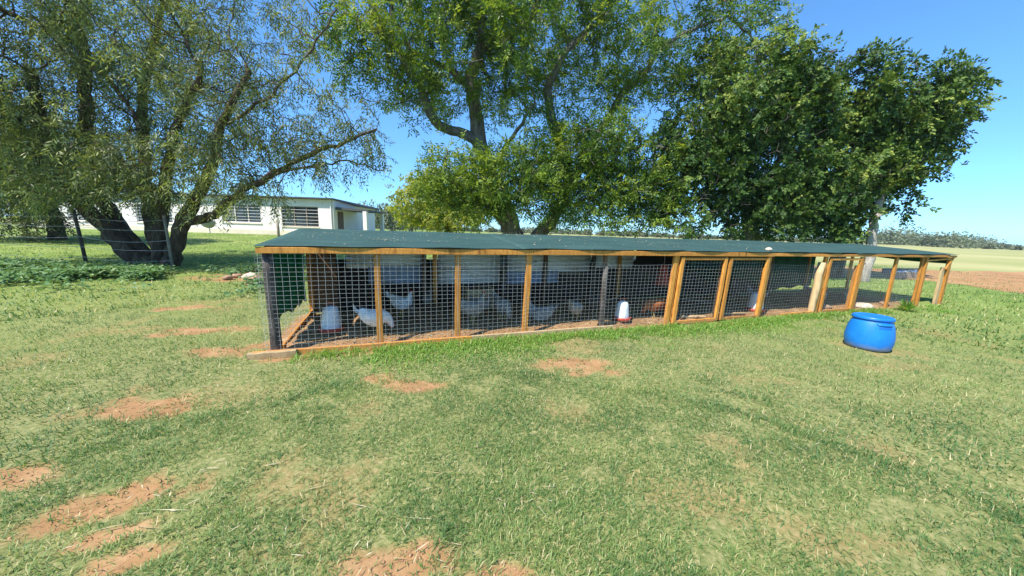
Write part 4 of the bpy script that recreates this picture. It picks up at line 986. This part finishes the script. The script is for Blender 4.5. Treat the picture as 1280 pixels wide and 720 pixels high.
hen(2.95, 1.15, F-.7, 'grey hen facing out in front of the nest box', 'feather_grey', .85)
hen(3.22, .78, F-1.3, 'plump barred hen pecking by the third orange post from the corner log', 'feather_barred', 1.1, 'peck')
hen(3.86, .60, F+2.6, 'grey hen lying in the dust between an orange post and the slim dark log', 'feather_grey', 1.1, 'sit')
hen(4.45, .42, F+.6, 'barred hen pecking beside the slim dark log post in the coop front', 'feather_barred', .95, 'peck')
hen(4.95, .62, F+.4, 'dark brown hen standing behind the slim dark log post in the coop front', 'feather_dark', 1.0)
hen(6.02, .30, F+2.9, 'red brown hen pecking at the foot of the door post near a drinker', 'feather_red', 1.0, 'peck')
hen(6.42, .28, F+.2, 'red brown hen resting behind the wire door nearest the slim dark log', 'feather_red', .9, 'sit')
hen(9.35, .75, F+1.9, 'barred hen standing behind the netted bay', 'feather_barred', 1.0)
hen(9.05, 1.1, F+.4, 'dark hen in the shade of the green partition net', 'feather_dark', 1.0, 'peck')
hen(10.75, .35, F-1.9, 'speckled hen with bright red comb behind the single wire door beside the pale log', 'feather_barred', 1.15)
hen(12.35, .55, F+.3, 'grey hen lying beside the pale soil heap', 'feather_grey', 1.1, 'sit')
p = at(1123, 354, 15.6); hen(0, 0, 2.0, 'white hen on the grass behind the coop end', 'feather_white', .9, 'peck', 'hens outside the coop', (p.x, p.y))
p = at(1138, 355, 15.8); hen(0, 0, .2, 'white hen walking behind the last coop posts', 'feather_white', .9, 'stand', 'hens outside the coop', (p.x, p.y))

def drinker(s, n, label, sc=1.0, white='white_plastic'):
    x, y, _ = C2W(s, n); root = empty('drinker', (x, y, G(x, y)), random.uniform(0, 6)); root.scale = (sc, sc, sc)
    MB().lathe([(.001, .0), (.135, .0), (.15, .01), (.158, .06), (.150, .06), (.142, .026), (.11, .02), (.001, .02)], 28).build('tray', W['red_plastic'], root, True)
    MB().lathe([(.118, .018), (.122, .03), (.118, .12), (.108, .22), (.097, .29), (.080, .325), (.045, .345), (.001, .348)], 28).build('tank', W[white], root, True)
    MB().tube([(-.05, 0, .335), (-.045, 0, .375), (-.015, 0, .392), (.015, 0, .392), (.045, 0, .375), (.05, 0, .335)], .008, 7).build('handle', W['red_plastic'], root, True)
    tag(root, label, 'drinker', 'poultry drinkers'); return root
drinker(.60, .68, 'white bell drinker on a red tray near the dark corner log', 1.08)
drinker(5.28, .24, 'white drinker on red tray in front of the red brown hens', 1.0)
drinker(8.72, .30, 'white drinker on red tray between the paired doors and the pale log', 1.15)
# hanging rust-red bell
def bell():
    x, y, _ = C2W(7.35, 1.55); root = empty('hanging_feeder', (x, y, G(x, y)+.36))
    MB().lathe([(.001, .02), (.17, .0), (.205, .02), (.20, .05), (.15, .16), (.11, .32), (.085, .44), (.05, .50), (.001, .51)], 28).build('bell', W['red_plastic'], root, True)
    MB().tube([(0, 0, .50), (.005, 0, .80), (0, 0, 1.06-.06)], .007, 6).build('cord', W['fence_wire'], root)
    tag(root, 'rust red bell shaped feeder hanging deep inside the coop', 'feeder')
bell()
# nest box, perches, planks and litter in the coop
def nest():
    x, y, _ = C2W(3.05, 1.78); root = empty('nest_box', (x, y, G(x, y)), TH)
    for k in range(4): MB().bar((-.25, -.17, .05+k*.095), (.25, -.17, .05+k*.095), .085, .016, (0, 0, 1), .002, 2, .002).build('slat', PW, root)
    for sx in (-.25, .25): MB().bar((sx, 0, .0), (sx, 0, .40), .30, .018, (0, 1, 0), .002).build('side_panel', PW, root)
    MB().bar((-.25, .15, .2), (.25, .15, .2), .38, .014, (0, 0, 1), .002).build('back_panel', IW, root)
    tag(root, 'pale slatted wooden nest box against the back wall of the coop', 'nest box')
nest()
def plank(name, p0, p1, wd, th, mt, label, cat='plank', group=None, side=(0, 1, .2)):
    c = (Vector(p0)+Vector(p1))/2; o = MB().bar(Vector(p0)-c, Vector(p1)-c, wd, th, side, .003, 4, .004).build(name, W[mt] if isinstance(mt, str) else mt); o.location = c
    tag(o, label, cat, group); return o
def cw(s, n, z): x, y, _ = C2W(s, n); return (x, y, G(x, y)+z)
plank('plank', cw(1.95, 1.75, .06), cw(2.28, .30, .03), .06, .03, 'inner_wood', 'dark plank lying crosswise on the coop floor', 'plank')
plank('plank', cw(2.0, 1.70, .08), cw(3.0, 1.9, .05), .07, .03, 'inner_wood', 'dark board lying along the back wall by the nest box', 'plank')
plank('stick', cw(4.3, 1.3, .03), cw(5.3, 1.75, .10), .025, .025, 'grey_wood', 'thin pale stick on the floor behind the dark log post', 'stick')
plank('stick', cw(5.6, 1.35, .06), cw(6.5, 1.8, .12), .03, .02, 'pale_wood', 'pale stick leaning low against the coop back wall', 'stick')
plank('plank', cw(7.6, 1.3, .10), cw(8.35, .8, .06), .05, .02, 'grey_wood', 'grey lath on the floor behind the door nearest the green partition', 'plank')
plank('plank', cw(6.6, .2, .02), cw(7.1, .12, .03), .07, .03, 'pale_wood', 'short pale wood offcut behind the wire door with red brown hens', 'plank')
plank('plank', cw(7.45, .22, .02), cw(8.2, .12, .04), .05, .03, 'pale_wood', 'long pale wood offcut behind the door nearest the green partition net', 'plank')
plank('log', cw(1.65, 1.2, -.02), cw(1.72, .85, .26), .09, .09, 'dark_log', 'short dark stump leaning under the white hen', 'log', None, (1, 0, 0))
for (s, n, q, mt, lab) in [(10.95, .22, .10, 'rock', 'brown soil lump inside the single wire door beside the pale log'), (12.1, .12, .19, 'pale_rock', 'wide pale sandy lump beside the lying grey hen'), (13.1, .15, .1, 'rock', 'brown soil lump by the foot of the last posts'), (5.05, 1.6, .10, 'pale_rock', 'pale stone near the back wall behind the dark log')]:
    x, y, _ = C2W(s, n); rock('rock', x, y, G(x, y)+.02, q, int(s*10), mt, lab, 'rock', None, (1.5, 1, .55))
# rubble by the mound at the coop corner
for k, (px, py, Yk, q, mt, lab) in enumerate([(313, 339, 9.3, .17, 'pale_rock', 'pale sandstone block on the rubble mound by the coop corner'), (322, 350, 8.6, .24, 'rock', 'large brown rock below the pale block by the coop corner'), (297, 343, 9.3, .12, 'rock', 'small brown rock touching the pale block on the mound'), (285, 347, 9.0, .10, 'rock', 'small brown stone at the weedy foot of the mound')]):
    p = at(px, py, Yk); rock('rock', p.x, p.y, G(p.x, p.y)+.05, q, k+5, mt, lab, 'rock', None, (1.4, 1, .75))
# planks lying behind the open end of the coop
for k, (px, py, Yk, L) in enumerate([(1128, 337, 17.5, 2.2), (1140, 342, 16.2, 1.8), (1135, 347, 15.2, 2.0)]):
    p = at(px, py, Yk); z = G(p.x, p.y)
    plank('plank', (p.x-L/2, p.y-.1, z+.12), (p.x+L/2, p.y+.25, z+.16), .3, .09, 'grey_wood', ['weathered board lying farthest behind the coop end', 'weathered board lying between two others behind the coop', 'weathered board lying closest behind the coop end'][k], 'plank', None, (0, 0, 1))

# ------------------------------------------------------------------ grass
def grass():
    r = np.random.default_rng(101)
    Vs = []; Ts = []; F3 = []
    def batch(n, r0, r1, expo, ln, wd, seg, lush=False):
        # distance from the viewing spot with density falling off, angles cover the frame and a step to each side
        u = r.random(n); e = expo
        dist = (r0**(2-e) + u*(r1**(2-e) - r0**(2-e)))**(1/(2-e)); an = r.uniform(-1.25, 1.25, n)
        x = dist*np.sin(an); y = dist*np.cos(an)
        sm = soil_mask(x, y); s, nn_ = coop_sn(x, y)
        keep = r.random(n) > np.maximum(np.clip(sm*1.0 + (fbm(x*11, y*11, 71, 3)-.5)*2.2*(sm > .03), 0, .93), thin_mask(x, y)*.62)
        keep &= ~((s > -.05) & (s < 15.3) & (nn_ > -.03) & (nn_ < 2.0))
        keep &= fbm(x*5, y*5, 61, 3)*1.3 + r.random(n)*.5 > .66
        return x[keep], y[keep], dist[keep]
    def build(x, y, dist, ln, wd, three, tall=None, tint=None, lean=1.0):
        n = len(x); z = gz(x, y) - .004
        yaw = r.uniform(0, 6.2832, n); L = ln*r.uniform(.5, 1.4, n)
        if tall is not None: L = L*tall
        else: L = L*(.62 + .9*fbm(x*2.6, y*2.6, 205, 3))
        W_ = wd*r.uniform(.7, 1.3, n); el = r.uniform(.15, 1.15, n)*lean
        d = np.stack([np.cos(yaw)*np.cos(el), np.sin(yaw)*np.cos(el), np.sin(el)], 1)
        sd = np.stack([-np.sin(yaw), np.cos(yaw), np.zeros(n)], 1)
        p = np.stack([x, y, z], 1)
        if tint is None:
            big = fbm(x*.8, y*.8, 77, 4); f2 = fbm(x*4, y*4, 78, 3)
            tint = np.clip(-.02 + 1.25*(big-.33) + .7*(f2-.5) - .05*np.clip(x, -3, 3)/3 + r.normal(0, .17, n), 0, 1)
            dry = r.random(n) < .07 + .25*np.clip(big-.5, 0, 1); tint = np.where(dry, r.uniform(.75, 1, n), tint)
        if three:
            mid = p + d*(L*.55)[:, None] + np.array([0, 0, .15])*L[:, None]; tip = p + d*L[:, None]*np.array([1.05, 1.05, .8])
            v = np.stack([p-sd*W_[:, None]*.5, p+sd*W_[:, None]*.5, mid+sd*W_[:, None]*.42, mid-sd*W_[:, None]*.42, tip], 1)
            b = np.arange(n)[:, None]*5
            f = np.concatenate([b+np.array([0, 1, 2]), b+np.array([0, 2, 3]), b+np.array([3, 2, 4])], 0); k = 5
        else:
            tip = p + d*L[:, None]; v = np.stack([p-sd*W_[:, None]*.5, p+sd*W_[:, None]*.5, tip], 1); b = np.arange(n)[:, None]*3; f = b+np.array([0, 1, 2]); k = 3
        return v.reshape(-1, 3), f, np.repeat(tint, k)
    parts = []
    x, y, ds = batch(150000, .75, 3.6, .9, 0, 0, 3); parts.append(build(x, y, ds, .042, .0036, True))
    x, y, ds = batch(190000, 3.4, 9.5, 1.3, 0, 0, 1); parts.append(build(x, y, ds, .05, .0075, False))
    x, y, ds = batch(150000, 9.0, 34, 1.5, 0, 0, 1); parts.append(build(x, y, ds, .075, .022, False))
    V = []; Fc = []; T = []; off = 0
    for v, f, t in parts: V.append(v); Fc.append(f+off); T.append(t); off += len(v)
    me = np_mesh('lawn_grass', np.concatenate(V), np.concatenate(Fc), 3, {'tint': np.concatenate(T)})
    tag(link('lawn_grass', me, W['grass_blade']), 'patchy short lawn grass with dry blades all round the coop', 'grass', kind='stuff')
    # lush fringe along the front of the coop and at the foot of the posts
    n = 34000; s = r.uniform(.3, 14.5, n); off_ = np.abs(r.normal(0, .42, n)); nn_ = -.09 - off_
    lush = fbm(s*1.3, nn_*1.6, 19, 3); bias = np.where((s > 1.2) & (s < 3.4), .08, np.where((s > 4.9) & (s < 10), .06, -.06)); keep = lush + bias - off_*.12 + r.normal(0, .05, n) > .45
    s, nn_ = s[keep], nn_[keep]; x = CX + s*CD[0] + nn_*CN[0]; y = CY + s*CD[1] + nn_*CN[1]
    sm = soil_mask(x, y) < .95; x, y, s, nn_ = x[sm], y[sm], s[sm], nn_[sm]
    v, f, t = build(x, y, None, .095, .0085, True, tall=1.2-np.clip(-nn_*.9, 0, .75), tint=np.clip(r.normal(.5, .27, len(x)), 0, 1), lean=.9)
    tag(link('tall_grass', np_mesh('tall_grass', v, f, 3, {'tint': t}), W['lush_grass']), 'longer bright green grass fringe along the foot of the coop front', 'grass', kind='stuff')
    # straw: dry stalks lying on the lawn
    n = 1500; an = r.uniform(-1.15, 1.15, n); ds = r.uniform(.9, 6, n); x = ds*np.sin(an); y = ds*np.cos(an); kk = (fbm(x*.9, y*.9, 140, 3) > .60) | (soil_mask(x, y) > .35); x, y = x[kk], y[kk]
    s, nn_ = coop_sn(x, y); k = ~((s > -.05) & (nn_ > -.05)); x, y = x[k], y[k]
    xs = [-1.95, -1.93, -2.1, -1.6, -1.25, -.9, -.55]; ys = [1.60, 1.50, 1.45, 1.95, 1.75, 1.7, 1.6]
    x = np.concatenate([x, xs]); y = np.concatenate([y, ys]); n = len(x); L = r.uniform(.03, .10, n); L[-7:] = r.uniform(.13, .26, 7)
    yaw = r.uniform(0, 6.28, n); yaw[-7:] = r.normal(.1, .4, 7)
    d = np.stack([np.cos(yaw), np.sin(yaw), r.normal(0, .06, n)], 1)
    v, t = leaf_arrays(np.stack([x, y, gz(x, y)+.018], 1), nrm(d), np.tile([0., 0, 1], (n, 1)), L, np.full(n, .005), r.uniform(.3, 1, n))
    tag(link('dry_straw', leaf_mesh('dry_straw', v, t), W['dry_litter']), 'dry straw stalks strewn over the lawn', 'straw', kind='stuff')
    # crumbs of soil and small stones on the bare patches
    V = []; Fs = []; nb = 0; base = np.array([[1, 0, -.4], [-.5, .87, -.4], [-.5, -.87, -.4], [.5, .5, .6], [-.7, .1, .6], [.3, -.6, .6]]); fb = np.array([[0, 1, 3], [1, 4, 3], [1, 2, 4], [2, 5, 4], [2, 0, 5], [0, 3, 5], [3, 4, 5], [0, 2, 1]])
    n = 26000; an = r.uniform(-1.15, 1.15, n); ds = r.uniform(.9, 6, n); x = ds*np.sin(an); y = ds*np.cos(an); kk = soil_mask(x, y) > r.uniform(.35, 1.4, n); s, nn_ = coop_sn(x, y); kk &= ~((s > -.05) & (nn_ > .6)); x, y = x[kk], y[kk]; n = len(x)
    sz = .0025 + .009*r.random(n)**3; ang = r.uniform(0, 6.28, n); ca, sa = np.cos(ang)[:, None], np.sin(ang)[:, None]; bb = base[None] + r.normal(0, .22, (n, 6, 3))
    vx = (bb[..., 0]*ca - bb[..., 1]*sa)*sz[:, None] + x[:, None]; vy = (bb[..., 0]*sa + bb[..., 1]*ca)*sz[:, None] + y[:, None]; vz = bb[..., 2]*sz[:, None]*.8 + (gz(x, y)-.004)[:, None]
    tag(link('soil_crumbs', np_mesh('soil_crumbs', np.stack([vx, vy, vz], -1).reshape(-1, 3), (np.arange(n)[:, None, None]*6 + fb[None]).reshape(-1, 3), 3), W['crumb']), 'crumbs of brown soil and grit on the bare patches of the lawn', 'soil', kind='stuff')
    # straw and droppings inside the coop
    n = 15000; s = r.uniform(.05, 14, n); nn_ = r.uniform(.03, 1.95, n); x = CX + s*CD[0] + nn_*CN[0]; y = CY + s*CD[1] + nn_*CN[1]; yaw = r.uniform(0, 6.28, n)
    d = nrm(np.stack([np.cos(yaw), np.sin(yaw), r.normal(0, .1, n)], 1))
    v, t = leaf_arrays(np.stack([x, y, gz(x, y)+.006], 1), d, np.tile([0., 0, 1], (n, 1))+r.normal(0, .2, (n, 3)), r.uniform(.03, .12, n), r.uniform(.005, .016, n), r.random(n)*.8)
    tag(link('coop_litter', leaf_mesh('coop_litter', v, t), W['dry_litter']), 'straw litter spread on the soil floor inside the coop', 'straw', kind='stuff')
grass()

# broad leaved weeds under the old tree
def weeds():
    r = np.random.default_rng(303); V = []; T = []
    n = 2600; x = r.uniform(-17, -5.2, n); c = 8.7 + .10*(x+9); y = c + r.normal(0, .62, n)
    k = fbm(x*.9, y*.9, 7, 3) > .40 + .25*sstep(-8.6, -7.2, x); x, y = x[k], y[k]
    for i in range(11):
        n = len(x); an = r.uniform(0, 6.28, n); h = r.uniform(.04, .24, n)*(.5+fbm(x*.8, y*.8, 12, 2)); rad = r.uniform(.01, .15, n)
        p = np.stack([x+np.cos(an)*rad, y+np.sin(an)*rad, gz(x, y)+h], 1)
        d = nrm(np.stack([np.cos(an), np.sin(an), r.normal(.1, .3, n)], 1)); nn_ = nrm(np.stack([r.normal(0, .4, n), r.normal(-.15, .4, n), np.ones(n)], 1))
        v, t = leaf_arrays(p, d, nn_, r.uniform(.06, .13, n), r.uniform(.04, .085, n), np.clip(r.normal(.5, .25, n), 0, 1)); V.append(v); T.append(t)
    tag(link('weed_patch', leaf_mesh('weed_patch', np.concatenate(V), np.concatenate(T)), W['weed_leaf']), 'blue green broad leaved weeds carpeting the ground before the old tree', 'weeds', kind='stuff')
    # one spiky weed in front of the open end of the coop
    p = at(1134, 386, 7.8); x0, y0 = p.x, p.y; root = empty('weed_plant', (x0, y0, G(x0, y0)))
    n = 90; an = r.uniform(0, 6.28, n); el = r.uniform(.2, 1.3, n); d = np.stack([np.cos(an)*np.cos(el), np.sin(an)*np.cos(el), np.sin(el)], 1)
    v, t = leaf_arrays(d*.03, d, nrm(np.cross(d, np.cross(d, np.tile([0., 0, 1], (n, 1))))*-1+1e-4), r.uniform(.15, .34, n), r.uniform(.02, .04, n), r.random(n))
    link('leaves', leaf_mesh('leaves', v, t), W['lush_grass'], root)
    MB().tube([(0, 0, -.05), (.01, 0, .12)], [.012, .006], 6).build('stem', W['lush_grass'], root)
    tag(root, 'bright green spiky weed growing before the last coop posts', 'weed')
weeds()

# ------------------------------------------------------------------ thin summer haze over the plain
m = bpy.data.materials.new('haze_air'); m.use_nodes = True; n = m.node_tree; n.nodes.clear()
vo = n.nodes.new('ShaderNodeVolumePrincipled'); vo.inputs['Color'].default_value = (.82, .90, 1.0, 1); vo.inputs['Density'].default_value = .0003; vo.inputs['Anisotropy'].default_value = .2
n.links.new(vo.outputs[0], n.nodes.new('ShaderNodeOutputMaterial').inputs['Volume'])
tag(MB().box(-1900, 2100, -190, 2600, -1.2, 24).build('haze', m), 'thin pale haze in the air over the plain', 'haze', kind='stuff')
S.cycles.volume_bounces = 0
